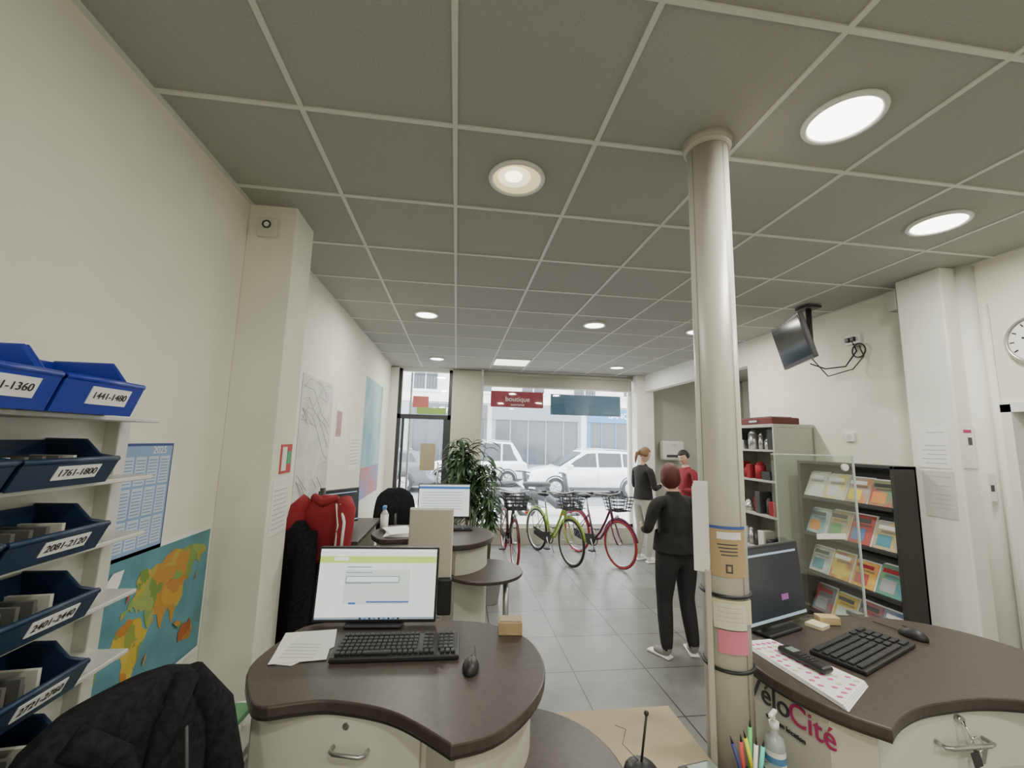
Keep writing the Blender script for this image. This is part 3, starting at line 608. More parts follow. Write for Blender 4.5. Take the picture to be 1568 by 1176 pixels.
plant(.02,6.2,0,1.50,.36,170,6,(.16,.32),L=.25,lo=.5)
# ---------------------------------------------------------------- bicycles
def bicycle(M,fc,tyre,basket=True):
    o=MB("bicycle"); fr=mat("bike_%s"%fc[0],fc[1],.35,.2); ty=mat("tyre_%s"%tyre[0],tyre[1],.7); R=.34; WB=1.03
    wr=RX(90)
    for x in (0,WB):
        o.torus((x,0,R),R-.018,.018,ty,rot=wr,seg=40); o.torus((x,0,R),R-.042,.009,steel,rot=wr,seg=40,ms=6)
        o.cyl((x,-.035,R),(x,.035,R),.018,steel)
        for k in range(18):
            a=2*math.pi*k/18; o.cyl((x,.02*(1 if k%2 else -1),R),(x+(R-.045)*math.cos(a),0,R+(R-.045)*math.sin(a)),.0016,steel,seg=4,caps=False)
        pts=[]
        for i in range(17):
            a=rad(20+180*i/16) if x==0 else rad(15+155*i/16)
            pts.append((x+(R+.015)*math.cos(a),0,R+(R+.015)*math.sin(a)))
        o.tube(pts,.026,fr,flat=.35,seg=8)
    bb=V((.44,0,.29)); st=V((.30,0,.72)); ht=V((.83,0,.82)); hb=V((.875,0,.66))
    o.tube([ht,V((.72,0,.62)),V((.58,0,.42)),bb],.018,fr); o.tube([hb,V((.74,0,.5)),V((.6,0,.34)),bb],.019,fr)
    o.tube([bb,st],.017,fr); o.tube([ht+V((-.01,0,.03)),hb+V((.01,0,-.03))],.021,fr)
    for s in (-1,1):
        o.tube([bb+V((0,s*.02,0)),V((0,s*.05,R))],.009,fr); o.tube([st+V((.02,s*.01,-.06)),V((0,s*.05,R))],.008,fr)
        o.tube([hb+V((0,s*.02,-.02)),hb+V((.02,s*.045,-.08)),V((.95,s*.05,.45)),V((WB,s*.05,R))],.011,fr)
        o.tube([V((-.18,s*.06,.72)),V((.22,s*.05,.72))],.006,black); o.tube([V((-.1,s*.06,.72)),V((0,s*.055,R))],.005,black)
    for k in range(4): o.tube([V((-.16+k*.11,-.06,.72)),V((-.16+k*.11,.06,.72))],.004,black)
    o.tube([st,st+V((-.05,0,.20))],.012,steel)
    o.sph(st+V((-.08,0,.225)),(.14,.095,.04),black,fn=lambda v:V((v.x,v.y*(1-.45*v.x),v.z)))
    o.tube([ht,ht+V((-.04,0,.17)),ht+V((0,0,.20))],.012,steel)
    c=ht+V((0,0,.20)); o.tube([c+V((-.20,-.27,.02)),c+V((-.06,-.25,.03)),c+V((.03,-.12,.02)),c,c+V((.03,.12,.02)),c+V((-.06,.25,.03)),c+V((-.20,.27,.02))],.010,steel)
    for s in (-1,1): o.tube([c+V((-.20,s*.27,.02)),c+V((-.09,s*.255,.03))],.016,black); o.tube([c+V((-.05,s*.24,.02)),c+V((-.13,s*.23,-.01))],.005,steel)
    o.torus(bb,.085,.008,black,rot=wr,seg=24); o.cyl(bb+V((0,-.06,0)),bb+V((0,.06,0)),.02,steel)
    o.tube([bb+V((0,-.06,0)),bb+V((.10,-.075,-.13))],.009,steel); o.tube([bb+V((0,.06,0)),bb+V((-.10,.075,.13))],.009,steel); o.box(bb+V((.10,-.12,-.135)),(.09,.08,.02),black,bev=.004); o.box(bb+V((-.10,.12,.135)),(.09,.08,.02),black,bev=.004)
    o.poly([(0,.27),(0,.39),(.30,.36),(.50,.39),(.54,.30),(.48,.20),(.35,.22)],0,.01,black,M=frame((0,-.045,0),(1,0,0),(0,0,1)))
    o.tube([bb+V((-.06,.02,-.02)),V((.30,.16,.01))],.008,steel)
    o.sph((.97,0,.72),(.035,.03,.03),chrome); o.box((-.37,0,.55),(.02,.06,.04),red,bev=.006)
    if basket:
        x0,x1=.88,1.12
        for z,gx_ in ((.82,.0),(.87,.01),(.92,.02),(.97,.03),(1.02,.04)):
            P=[(x0-gx_,-.13-gx_,z),(x1+gx_,-.13-gx_,z),(x1+gx_,.13+gx_,z),(x0-gx_,.13+gx_,z)]; o.tube(P,.007,black,closed=True,seg=5)
        for k in range(6):
            for s in (-1,1): u=k/5; o.tube([(x0+(x1-x0)*u,s*.13,.82),(x0-.04+(x1-x0+.08)*u,s*.17,1.02)],.005,black,seg=4); o.tube([((x0 if s<0 else x1),-.13+.26*u,.82),((x0-.04 if s<0 else x1+.04),-.17+.34*u,1.02)],.005,black,seg=4)
            o.tube([(x0+(x1-x0)*k/5,-.13,.82),(x0+(x1-x0)*k/5,.13,.82)],.005,black,seg=4)
    return o.done(M)
def bike_at(fx,fy,rx,ry,*a,**k):
    d=V((fx-rx,fy-ry)); an=math.atan2(d.y,d.x); L=1.03
    bicycle(T(fx-L*math.cos(an),fy-L*math.sin(an),0)@Matrix.Rotation(an,4,'Z'),*a,**k)
rt=(.33,.02,.03)
bike_at(.90,6.22,.86,7.2,("black",(.02,.02,.02)),("red",rt),basket=True)
bike_at(1.74,6.25,1.42,7.2,("green",(.30,.46,.05)),("black",(.02,.02,.02)))
bike_at(2.44,6.12,2.08,7.05,("purple",(.14,.02,.08)),("red",rt))
# ---------------------------------------------------------------- people
def bake_skin(verts,edges,radii,labels,root=0):
    me=D.meshes.new("sk"); me.from_pydata([tuple(v) for v in verts],edges,[]); ob=D.objects.new("sk",me); C.collection.objects.link(ob)
    ob.modifiers.new("s","SKIN")
    for i,sv in enumerate(me.skin_vertices[0].data): sv.radius=(radii[i],radii[i]); sv.use_root=(i==root)
    md=ob.modifiers.new("u","SUBSURF"); md.levels=2; md.render_levels=2
    C.view_layer.update(); m2=D.meshes.new_from_object(ob.evaluated_get(C.evaluated_depsgraph_get()))
    D.objects.remove(ob); D.meshes.remove(me)
    lab=[]
    for p in m2.polygons:
        c=p.center; best=1e9;bi=0
        for (a,b),l in zip(edges,labels):
            A=V(verts[a]);B=V(verts[b]);ab=B-A; t=max(0,min(1,(c-A).dot(ab)/max(ab.length_squared,1e-9))); dd=(A+ab*t-c).length-(radii[a]*(1-t)+radii[b]*t)
            if dd<best: best=dd;bi=l
        lab.append(bi)
    return m2,lab
def hand(o,w,d,side,m,s=1):
    d=V(d).normalized(); sd=V(side)-d*V(side).dot(d); sd.normalize(); n=d.cross(sd)
    R=Matrix((sd,d,n)).transposed().to_4x4()
    o.sph(w+d*.045*s,(.040*s,.052*s,.017*s),m,rot=R,seg=12)
    for k,(off,L) in enumerate([(.028,.072),(.010,.080),(-.009,.074),(-.027,.058)]):
        b=w+d*.082*s+sd*off*s; p1=b+d*L*.45*s+n*.006*s; p2=p1+(d*.8+n*.55).normalized()*L*.32*s; p3=p2+(d*.5+n*.85).normalized()*L*.25*s
        o.tube([b-d*.02*s,p1,p2,p3],[.0095*s,.0088*s,.008*s,.006*s],m,seg=8)
    b=w+d*.03*s+sd*.032*s; o.tube([b-sd*.012*s,b+(sd*.8+d*.7)*.03*s,b+(sd*.75+d*1.3)*.04*s+n*.012*s],[.012*s,.0105*s,.0075*s],m,seg=8)
def head(o,c,yawd,pitchd,hairm,style,sk=skin,s=1,mask=False):
    R=Matrix.Translation(c)@RZ(yawd)@RX(pitchd)
    def fn(v):
        x,y,z=v
        if z<0: x*=1-.30*(-z)**1.2; y=y*(1-.12*(-z)) + .10*(-z)*(1 if y>0 else .6)
        if y>.5: y=.5+(y-.5)*.75
        if y>0 and abs(x)<.22 and -.35<z<.12: y+=.22*(1-abs(x)/.22)*max(0,1-abs(z+.18)/.30)
        if y>.3 and .02<z<.2 and .15<abs(x)<.55: y-=.05
        if y<-.3 and z<-.3: y*=.82
        return V((x,y,z))
    o.sph((0,0,0),(.074*s,.095*s,.116*s),sk,rot=R,seg=32,fn=fn)
    P=lambda x,y,z:R@V((x*s,y*s,z*s))
    er=(R.to_3x3()).to_4x4()
    wh=mat("eye_white",(.8,.8,.78),.3); ir=mat("iris_dark",(.04,.025,.015),.2); lip=mat("lip",(.45,.18,.15),.5)
    for sx in (-1,1):
        o.sph(P(sx*.030,.074,.008),(.013*s,.008*s,.007*s),wh,rot=er,seg=10); o.sph(P(sx*.030,.080,.008),(.006*s,.004*s,.006*s),ir,rot=er,seg=8)
        o.tube([P(sx*.016,.083,.026),P(sx*.030,.084,.031),P(sx*.046,.074,.026)],.003*s,hairm,seg=6)
        if style!="bob": o.sph(P(sx*.074,-.008,-.005),(.010*s,.018*s,.030*s),sk,rot=er,seg=10)
    if mask: o.sph(P(0,.045,-.05),(.058*s,.055*s,.045*s),paper,rot=er,seg=16)
    else: o.sph(P(0,.083,-.052),(.024*s,.007*s,.007*s),lip,rot=er,seg=10)
    def hf(v):
        x,y,z=v
        if y>.15:
            if z<.42: y=.12+(y-.15)*.05
        if style=="short" and z<-.25: x*=.9;y*=.85;z=-.25+(z+.25)*.35
        if style=="bob" and z<-.2: x*=1.05+.1*(-z); z*=1.02
        if style=="pony" and z<-.3: x*=.85;y*=.8;z=-.3+(z+.3)*.4
        r=1+.02*math.sin(30*math.atan2(x,y))
        return V((x*r,y*r,z))
    o.sph(P(0,-.008,.012),(.086*s,.106*s,.120*s),hairm,rot=er,seg=36,fn=hf)
    if style=="pony":
        o.sph(P(0,-.108,.03),(.022*s,.02*s,.022*s),hairm,rot=er,seg=10)
        o.tube([P(0,-.11,.03),P(.0,-.145,-.01),P(0,-.14,-.09),P(0,-.125,-.17)],[.018,.026,.022,.008],hairm,seg=10)
def person(name,M,st,topm,legm,shoem,hairm,style,arms,legs,hyaw=0,hpitch=0,lean=0,wide=1,lw=1,sleeve=True,mask=False,headoff=(0,0),hs=1):
    k=st/1.7; o=MB(name); hx,hy=headoff
    J=[(0,0,.95),(0,lean*.3,1.08),(0,lean*.65,1.22),(0,lean*.9,1.34),(0,lean+0,1.42),(hx*.4,lean+.02+hy*.4,1.50)]
    r=[.140,.122,.130,.115,.060,.050]
    r=[a*wide if i<4 else a for i,a in enumerate(r)]
    E=[(0,1),(1,2),(2,3),(3,4),(4,5)]; L=[1,0,0,0,3]
    J.append((-.10,lean*.85,1.39)); r.append(.07); E.append((3,6)); L.append(0)
    J.append((.10,lean*.85,1.39)); r.append(.07); E.append((3,7)); L.append(0)
    hands=[]
    for s,base in ((-1,6),(1,7)):
        el,wr=arms[0 if s<0 else 1]; i=len(J)
        sh=(s*.18*wide**.5,lean*.85,1.365); J.append(sh); r.append(.064*wide**.5); E.append((base,i)); L.append(0)
        J.append(tuple(V(sh).lerp(V(el),.5))); r.append(.054*wide**.5); E.append((i,i+1)); L.append(0)
        J.append(el); r.append(.046); E.append((i+1,i+2)); L.append(0)
        J.append(tuple(V(el).lerp(V(wr),.45))); r.append(.042); E.append((i+2,i+3)); L.append(0 if sleeve else 3)
        J.append(wr); r.append(.028); E.append((i+3,i+4)); L.append(0 if sleeve else 3)
        hands.append((V(wr),V(wr)-V(el),s))
    for s,(kn,an,toe) in zip((-1,1),legs):
        i=len(J); hip=(s*.088*lw,0,.87); J.append(hip); r.append(.098*lw); E.append((0,i)); L.append(1)
        J.append(tuple(V(hip).lerp(V(kn),.5))); r.append(.083*lw); E.append((i,i+1)); L.append(1)
        J.append(kn); r.append(.062*lw); E.append((i+1,i+2)); L.append(1)
        J.append(tuple(V(kn).lerp(V(an),.4))); r.append(.061*lw); E.append((i+2,i+3)); L.append(1)
        J.append((an[0],an[1],an[2]+.02)); r.append(.048*lw); E.append((i+3,i+4)); L.append(1)
        J.append((an[0],an[1],.045)); r.append(.040); E.append((i+4,i+5)); L.append(2)
        J.append(tuple(V((an[0],an[1],.04)).lerp(V(toe),.6))); r.append(.042); E.append((i+5,i+6)); L.append(2)
        J.append(toe); r.append(.032); E.append((i+6,i+7)); L.append(2)
    me,lab=bake_skin(J,E,r,L,0)
    for v in me.vertices:
        if v.co.z<.0: v.co.z=.0
        if 1.0<v.co.z<1.4 and abs(v.co.x)<.17: v.co.x*=1.10
    t=bmesh.new(); t.from_mesh(me); idx=[o.mi(m) for m in (topm,legm,shoem,skin)]; t.faces.ensure_lookup_table()
    for f_,l in zip(t.faces,lab): f_.material_index=idx[l]; f_.smooth=True
    m2=D.meshes.new("tmp"); t.to_mesh(m2); t.free(); o.bm.from_mesh(m2); D.meshes.remove(m2); D.meshes.remove(me)
    rings=[]
    for i in range(6):
        u=i/5; z=1.10-.17*u; a=(.150+.018*u)*wide; b_=(.122+.02*u)*wide
        rings.append([(a*1.08*math.cos(2*math.pi*q/28),lean*.3*(1-u)+b_*math.sin(2*math.pi*q/28)*(1+.03*math.sin(q*1.7)*u),z) for q in range(28)])
    o.loft(rings,topm,cap=False)
    for w,d,s in hands: hand(o,w,d,(-s*.3,1,.2),skin,1)
    head(o,V((hx,lean+.045+hy,1.60)),hyaw,hpitch,hairm,style,mask=mask,s=hs)
    for s,(kn,an,toe) in zip((-1,1),legs):
        a=V((an[0],an[1],.012)); b2=V((toe[0],toe[1],.012)); dd=(b2-a); o.box((a+b2)/2+dd.normalized()*.005,(.085,dd.length+.09,.022),paper,rot=math.atan2(-dd.x,dd.y),bev=.01)
    return o.done(M@Matrix.Diagonal((k,k,k,1)))
blk=mat("black_cloth",(.016,.016,.018),.85,var=.3,scale=15,bump=.3); jean=mat("black_trousers",(.022,.022,.026),.8,bump=.3,scale=20)
shg=mat("shoe_grey",(.30,.29,.28),.6)
person("woman_standing",T(1.99,3.68,0,8),1.60,blk,jean,shg,mat("hair_dark_red",(.10,.018,.018),.6),"bob",
  [((-.29,.02,1.12),(-.20,.24,1.08)),((.29,.03,1.10),(.20,.26,1.10))],
  [((-.12,.03,.49),(-.14,-.02,.09),(-.19,.11,.035)),((.12,.03,.49),(.13,-.04,.09),(.18,.09,.035))],hyaw=-25,hpitch=-12,lean=.02,wide=1.24,lw=1.22,hs=1.06)
person("woman_with_ponytail",T(2.98,6.5,0,-75),1.73,mat("black_cloth2",(.02,.02,.022),.85),mat("light_trousers",(.45,.44,.38),.8,bump=.2,scale=20),white,mat("hair_brown",(.20,.11,.05),.6),"pony",
  [((-.24,.02,1.10),(-.12,.24,1.10)),((.24,.03,1.10),(.10,.25,1.14))],
  [((-.09,.02,.49),(-.10,-.03,.09),(-.12,.11,.035)),((.09,.05,.49),(.10,.0,.09),(.11,.14,.035))],hyaw=-5,hpitch=-18,wide=.95,lw=1.05)
person("man_standing",T(3.78,6.6,0,100),1.70,mat("red_sweater",(.22,.02,.03),.85,bump=.2,scale=30),mat("beige_trousers",(.40,.36,.28),.8),dark,mat("hair_black",(.015,.012,.01),.6),"short",
  [((-.26,.02,1.10),(-.14,.24,1.08)),((.26,.03,1.10),(.12,.25,1.10))],
  [((-.10,.02,.49),(-.12,-.03,.09),(-.14,.11,.035)),((.10,.02,.49),(.12,.0,.09),(.13,.14,.035))],hyaw=10,hpitch=-22)
# ---------------------------------------------------------------- right side furniture
gc=mat("cabinet_grey",(.42,.42,.38),.5)
o=MB("storage_cabinet"); x0,x1,y0,y1,zt=3.03,3.46,3.70,4.50,2.03
o.b2((x0,y0,.0),(x1,y0+.02,zt),gc); o.b2((x0,y1-.02,0),(x1,y1,zt),gc); o.b2((x1-.02,y0,0),(x1,y1,zt),gc); o.b2((x0-.005,y0-.005,zt-.03),(x1,y1+.005,zt),gc)
for z in (.05,.42,.78,1.12,1.46,1.76): o.b2((x0+.01,y0+.02,z),(x1-.02,y1-.02,z+.02),gc)
o.done()
o=MB("shelf_contents"); random.seed(11)
for z in (.44,.80,1.14,1.48,1.78):
    y=3.74
    while y<4.44:
        w=random.uniform(.05,.13); h=random.uniform(.08,.22); m=random.choice([redf,black,dark,cream,steel,mat("box_maroon",(.18,.03,.035),.6),dark])
        if random.random()<.35: o.cyl((3.12,y+w/2,z),(3.12,y+w/2,z+h*.8),w*.42,m); o.sph((3.12,y+w/2,z+h*.8),w*.35,m,seg=10)
        else: o.box((3.13,y+w/2,z+h/2),(.14,w*.9,h),m,bev=.006)
        y+=w+.02
o.done()
o=MB("document_case"); o.box((3.22,4.02,zt+.035),(.30,.52,.07),mat("maroon_case",(.11,.02,.02),.5),bev=.01); o.box((3.065,4.02,zt+.035),(.01,.12,.02),steel); o.box((3.22,4.02,zt+.075),(.24,.4,.012),dark,bev=.003); o.done()
rkm=mat("rack_black",(.028,.027,.025),.5)
o=MB("brochure_rack"); x0,x1,y0,y1,zt=3.10,3.285,2.66,3.52,1.69
o.b2((x0,y0,0),(x1,y0+.03,zt),rkm,bev=.003); o.b2((x0,y1-.03,0),(x1,y1,zt),rkm,bev=.003); o.b2((x1-.015,y0,0),(x1,y1,zt),rkm); o.b2((x0,y0,zt-.02),(x1,y1,zt),rkm); o.b2((x0,y0,0),(x1,y1,.10),rkm)
SH=(.17,.47,.79,1.11,1.42)
for z in SH:
    S=frame((x0+.02,y1-.03,z-.04),(0,-1,0),(.42,0,1))
    o.poly([(0,0),(y1-y0-.06,0),(y1-y0-.06,.28),(0,.28)],-.006,0,rkm,M=S)
    o.b2((x0-.004,y0+.03,z-.055),(x0+.022,y1-.03,z-.03),rkm)
o.done()
bc=[(.58,.40,.05),(.12,.28,.10),(.62,.62,.56),(.38,.05,.04),(.08,.16,.36),(.66,.50,.04),(.30,.30,.31),(.05,.22,.28),(.52,.20,.03),(.60,.62,.55)]
random.seed(21)
o=MB("brochures")
for zi,z in enumerate(SH):
    S=frame((x0+.02,y1-.03,z-.04),(0,-1,0),(.42,0,1))
    for k in range(4):
        w=.18; ci_=(zi*3+k*7)%10; c=mat("brochure_%d_%d"%(zi,k),bc[ci_],.4,col2=bc[(zi*5+k*3+2)%10],scale=9)
        u=.012+k*.197+random.uniform(-.004,.004); hh=random.uniform(.20,.24); skew=random.uniform(-.012,.012)
        for q in range(3): o.poly([(u+q*.005,.01),(u+w+q*.005,.01),(u+w+q*.005+skew,hh+q*.006),(u+q*.005+skew,hh+q*.006)],.004*(3-q)-.003,.004*(3-q),c if q==0 else paper,M=S)
        o.poly([(u+.012,hh*.74),(u+w-.03,hh*.74),(u+w-.03,hh*.88),(u+.012,hh*.88)],.0121,.0128,random.choice([paper,inkd,redf]),M=S)
        o.poly([(u+.02,hh*.15),(u+w*.7,hh*.15),(u+w*.7,hh*.55),(u+.02,hh*.55)],.0121,.0128,mat("brochure_i%d"%((zi+k*3+5)%10),bc[(zi+k*3+5)%10],.4),M=S)
        for q in range(3): o.poly([(u+w*.2,hh*(.62+q*.03)),(u+w*.9,hh*(.62+q*.03)),(u+w*.9,hh*(.635+q*.03)),(u+w*.2,hh*(.635+q*.03))],.0121,.0128,inkd,M=S)
o.done()
def rposter(name,x,y0,y1,z0,z1,m=paper):
    o=MB(name); o.b2((x-.003,y0,z0),(x,y1,z1),m)
    n=int((z1-z0)/.03)
    for i in range(n-1):
        if random.random()<.8: o.b2((x-.0038,y0+.02,z0+.03+i*.03),(x-.003,y1-.02-random.uniform(0,.05),z0+.036+i*.03),ink)
    return o
rposter("wall_notice",3.289,2.44,2.64,1.69,1.97).done(); rposter("wall_notice",3.289,2.43,2.62,1.36,1.67,mat("paper_grey",(.60,.60,.56),.7)).done()
o=MB("wall_notice"); o.b2((3.30,2.373,1.70),(3.40,2.377,1.985),paper); o.b2((3.35,2.371,1.85),(3.38,2.3735,1.90),inkd); o.b2((3.32,2.371,1.93),(3.38,2.3735,1.95),logo_r); o.done()
o=MB("wall_notice"); o.b2((3.36,2.298,1.50),(3.41,2.302,1.67),paper); o.b2((3.372,2.296,1.56),(3.398,2.2985,1.60),inkd); o.done()
o=MB("wall_clock")
cy=2.03
o.cyl((3.47,cy,2.49),(3.44,cy,2.49),.15,steel,seg=48); o.cyl((3.441,cy,2.49),(3.437,cy,2.49),.132,paper,seg=48); o.torus((3.438,cy,2.49),.14,.012,steel,rot=RY(90),seg=48)
for k in range(12):
    a=rad(30*k); o.box((3.435,cy+.112*math.sin(a),2.49+.112*math.cos(a)),(.003,.006,.022),black,rot=Matrix.Rotation(-a,4,'X'))
o.box((3.433,cy+.03,2.50),(.003,.07,.009),black,rot=RX(20)); o.box((3.433,cy,2.44),(.003,.006,.10),black); o.cyl((3.436,cy,2.49),(3.43,cy,2.49),.01,black); o.done()
o=MB("wall_television")
A=V((3.08,3.62,0));B=V((2.84,3.02,0)); mid=(A+B)/2; d=(B-A).normalized(); n=V((d.y,-d.x,0))
if n.x>0: n=-n
Rm=frame((mid.x,mid.y,2.74),d,V((n.x*.25,n.y*.25,1)))
zz=(Rm.to_3x3()@V((0,0,1))); sgn=1 if zz.dot(n)>0 else -1
o.box((0,0,0),(.64,.40,.04),black,rot=Rm,bev=.006); o.box((0,0,0),(.60,.35,.006),mat("tv_screen",(.03,.032,.035),.12),rot=Rm@Matrix.Translation((0,.005,sgn*.02))); o.box((0,0,0),(.3,.2,.05),black,rot=Rm@Matrix.Translation((0,0,-sgn*.035)),bev=.01)
bk=Rm@V((0,0,-sgn*.07)); o.tube([bk,bk+V((.08,.0,.03)),(3.12,3.30,2.9),(3.12,3.30,H-.03)],.018,dark); o.box((3.12,3.30,H-.02),(.14,.14,.02),dark); o.tube([(3.12,3.30,H-.03),(3.12,3.30,2.6)],.022,dark)
o.tube([(3.10,3.30,2.55),(3.2,3.25,2.50),(3.35,3.2,2.52),(3.45,3.18,2.66),(3.455,3.22,2.76)],.006,black); o.tube([(3.1,3.3,2.62),(3.25,3.28,2.44),(3.42,3.2,2.5),(3.45,3.12,2.6),(3.45,3.15,2.70),(3.455,3.22,2.70)],.005,black)
o.torus((3.45,3.16,2.66),.06,.006,black,rot=RY(90)); o.done()
o=MB("wall_socket"); o.box((3.46,3.22,2.77),(.02,.14,.08),white,bev=.004); o.box((3.445,3.20,2.77),(.03,.04,.04),black,bev=.005); o.box((3.445,3.25,2.77),(.03,.04,.04),black,bev=.005); o.done()
o=MB("wall_socket"); o.box((3.46,3.32,1.91),(.02,.08,.08),white,bev=.004); o.cyl((3.451,3.32,1.91),(3.448,3.32,1.91),.025,cream); o.done()
o=MB("junction_box"); o.box((3.36,2.72,2.95),(.14,.07,.16),grey_w,bev=.006); o.cyl((3.36,2.72,3.03),(3.36,2.72,H),.012,grey_w); o.done()
o=MB("towel_dispenser"); o.box((4.02,YW-.10,1.70),(.42,.18,.36),mat("dispenser_plastic",(.62,.62,.56),.35),bev=.04,seg=3); o.box((4.02,YW-.192,1.60),(.30,.01,.05),dark,bev=.004); o.box((4.02,YW-.195,1.80),(.06,.006,.03),steel); o.done()
# ---------------------------------------------------------------- street
asph=mat("asphalt",(.20,.20,.205),.9,var=.15,scale=3); pave=mat("pavement",(.46,.45,.43),.85,var=.08,scale=2)
o=MB("street_ground"); o.b2((-40,YW+.25,-.2),(50,12,-.02),pave); o.b2((-40,12,-.3),(50,21,-.12),asph); o.b2((-40,21,-.2),(50,24.5,0),pave); o.b2((-40,11.85,-.2),(50,12,-.0),mat("kerb",(.5,.5,.48),.8)); o.done()
fac=mat("facade_stone",(.70,.68,.62),.85,var=.04,scale=.8); wgl=mat("dark_window",(.08,.09,.10),.15)
o=MB("building_facade"); Y=24
o.b2((-20,Y,0),(35,Y+1,14),fac)
for k in range(-5,10):
    x=k*3.1+.6
    for z in (4.6,8.2):
        o.b2((x,Y-.03,z),(x+1.3,Y+.02,z+2.3),wgl); o.b2((x-.14,Y-.08,z-.14),(x+1.44,Y-.02,z),alw); o.b2((x-.14,Y-.08,z+2.3),(x+1.44,Y-.02,z+2.45),alw); o.b2((x+.62,Y-.05,z),(x+.68,Y-.02,z+2.3),alw)
        for q in range(8): o.b2((x+.02+q*.17,Y-.25,z),(x+.04+q*.17,Y-.23,z+.8),black)
        o.b2((x,Y-.26,z+.78),(x+1.3,Y-.22,z+.83),black)
o.b2((-20,Y-.2,3.9),(35,Y,4.1),alw)
cols=[(.06,.25,.50),(.35,.36,.37),(.10,.11,.13),(.20,.23,.25),(.05,.18,.36),(.30,.05,.05)]
for k,x in enumerate([-12,-7,-2.6,2.0,7.6,12.5,18]):
    w=4.3 if k!=3 else 5.2; c=cols[k%6]; m=mat("shop_front_%d"%(k%6),c,.5)
    o.b2((x,Y-.15,3.0),(x+w,Y,3.8),m); o.b2((x,Y-.10,.1),(x+.2,Y,3.0),m); o.b2((x+w-.2,Y-.10,.1),(x+w,Y,3.0),m); o.b2((x+.2,Y-.05,.5),(x+w-.2,Y,3.0),wgl)
    for q in range(1,5): o.b2((x+w*q/5-.04,Y-.09,.1),(x+w*q/5+.04,Y,3.0),m)
    o.b2((x,Y-.1,.0),(x+w,Y,.5),m)
    if k!=3: o.text(["BRASSERIE","LIBRAIRIE","COIFFURE","","BANQUE","BIJOUX","CAVE"][k],.45,frame((x+w/2,Y-.17,3.4),(1,0,0),(0,0,1)),paper,.01)
o.done()
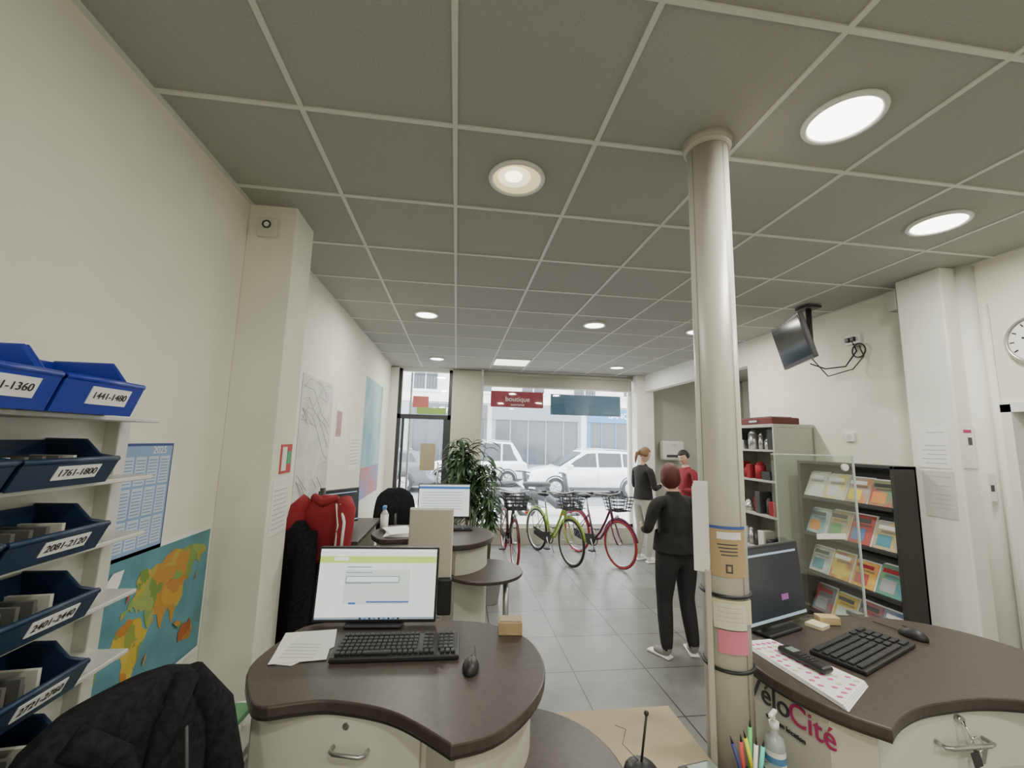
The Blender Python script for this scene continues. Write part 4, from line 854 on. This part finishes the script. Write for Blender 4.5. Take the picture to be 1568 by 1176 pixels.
def car(M,paint,h=1.62):
    o=MB("parked_car"); wd=.9
    prof=[(-2.2,.30),(-2.25,.62),(-2.18,.92),(-2.05,1.02),(-.95,1.05),(1.25,1.0),(1.95,.90),(2.2,.72),(2.25,.45),(2.18,.28)]
    top=[(-2.05,1.02),(-1.85,1.40),(-1.55,h-.04),(-.6,h),(.25,h-.03),(.75,1.33),(1.30,1.0)]
    rings=[]
    for y,s in ((-wd,.96),(-wd*.97,1.0),(wd*.97,1.0),(wd,.96)): rings.append([(x*s if s<1 else x,y,.3+(z-.3)*(.97 if s<1 else 1)) for x,z in smooth_closed(prof,3)])
    o.loft(rings,paint)
    def th(y): return [(x,y*(1-.20*(z-1.0)/(h-1.0)),z) for x,z in top]
    o.loft([th(-wd*.95),th(wd*.95)],paint,smooth=False)
    wg=mat("car_glass",(.03,.035,.04),.08)
    for s in (-1,1):
        yy=lambda z:s*(wd*.95*(1-.20*(z-1.0)/(h-1.0))+.012)
        for P in ([(-1.80,1.10),(-1.62,1.40),(-1.48,h-.12),(-1.15,h-.10),(-1.15,1.08)],[(-1.08,1.08),(-1.08,h-.10),(-.22,h-.09),(-.22,1.06)],[(-.14,1.06),(-.14,h-.10),(.18,h-.12),(.62,1.30),(.95,1.06)]):
            t=bmesh.new(); t.faces.new([t.verts.new((x,yy(z),z)) for x,z in P]); o.add(t,wg)
        for x in (-1.38,1.38):
            o.cyl((x,s*.70,.34),(x,s*.915,.34),.34,black,seg=28); o.cyl((x,s*.90,.34),(x,s*.925,.34),.22,steel,seg=20)
            for k in range(5): a=rad(72*k); o.cyl((x,s*.928,.34),(x+.2*math.cos(a),s*.928,.34+.2*math.sin(a)),.025,steel,seg=6)
            o.torus((x,s*.89,.36),.38,.03,dark,rot=RX(90),a0=0,a1=180,seg=20)
        o.b2((-2.1,s*.885,.25),(2.1,s*.905,.36),dark); o.sph((.85,s*.98,1.08),(.10,.09,.07),paint,seg=12)
        o.box((2.1,s*.68,.74),(.22,.32,.14),mat("headlamp",(.8,.8,.8),.1),bev=.04); o.box((-2.14,s*.70,.90),(.16,.28,.16),red,bev=.03)
        for x in (-.95,-.02): o.box((x+.1,s*.90,.92),(.16,.03,.025),paint,bev=.01)
        for x in (-1.1,-.18,.95): o.b2((x,s*.897,.4),(x+.008,s*.903,1.03),dark)
        o.tube([(-1.5,s*.62,h+.01),(-.6,s*.62,h+.05),(.2,s*.62,h+.01)],.015,steel)
    t=bmesh.new(); t.faces.new([t.verts.new(p) for p in ((.34,-.66,h-.10),(.34,.66,h-.10),(1.20,.80,1.06),(1.20,-.80,1.06))]); bmesh.ops.translate(t,vec=(.03,0,.03),verts=t.verts); o.add(t,wg)
    o.box((2.22,0,.62),(.06,.8,.18),dark,bev=.02); o.box((2.26,0,.45),(.02,.5,.11),paper)
    return o.done(M)
wp=mat("car_paint_white",(.80,.80,.80),.25); gp=mat("car_paint_grey",(.12,.125,.13),.3)
car(T(4.9,15.6,-.12,180),wp,1.66); car(T(.9,18.8,-.12,175),wp,1.9); car(T(-3.2,16.5,-.12,180),gp,1.5); car(T(10.5,16.6,-.12,180),gp,1.5)
def scooter(M):
    o=MB("motor_scooter"); x=y=0; dk=dark
    o.torus((x-.6,y,.22),.2,.06,black,rot=RX(90)); o.torus((x+.6,y,.22),.2,.06,black,rot=RX(90)); o.loft([[(x-.75+dx,y+w_*math.cos(2*math.pi*k/12),z+.12*math.sin(2*math.pi*k/12)) for k in range(12)] for dx,w_,z in ((0,.08,.55),(.3,.16,.55),(.7,.15,.45),(.9,.12,.3),(1.1,.12,.3))],dk); o.box((x-.35,y,.78),(.7,.26,.12),black,bev=.05); o.tube([(x+.6,y,.25),(x+.42,y,.7),(x+.35,y,1.05)],.06,dk); o.tube([(x+.3,y-.3,1.05),(x+.36,y,1.06),(x+.3,y+.3,1.05)],.018,black); o.done(M)
scooter(T(2.4,10.6,-.04)); scooter(T(1.5,10.9,-.04,30))
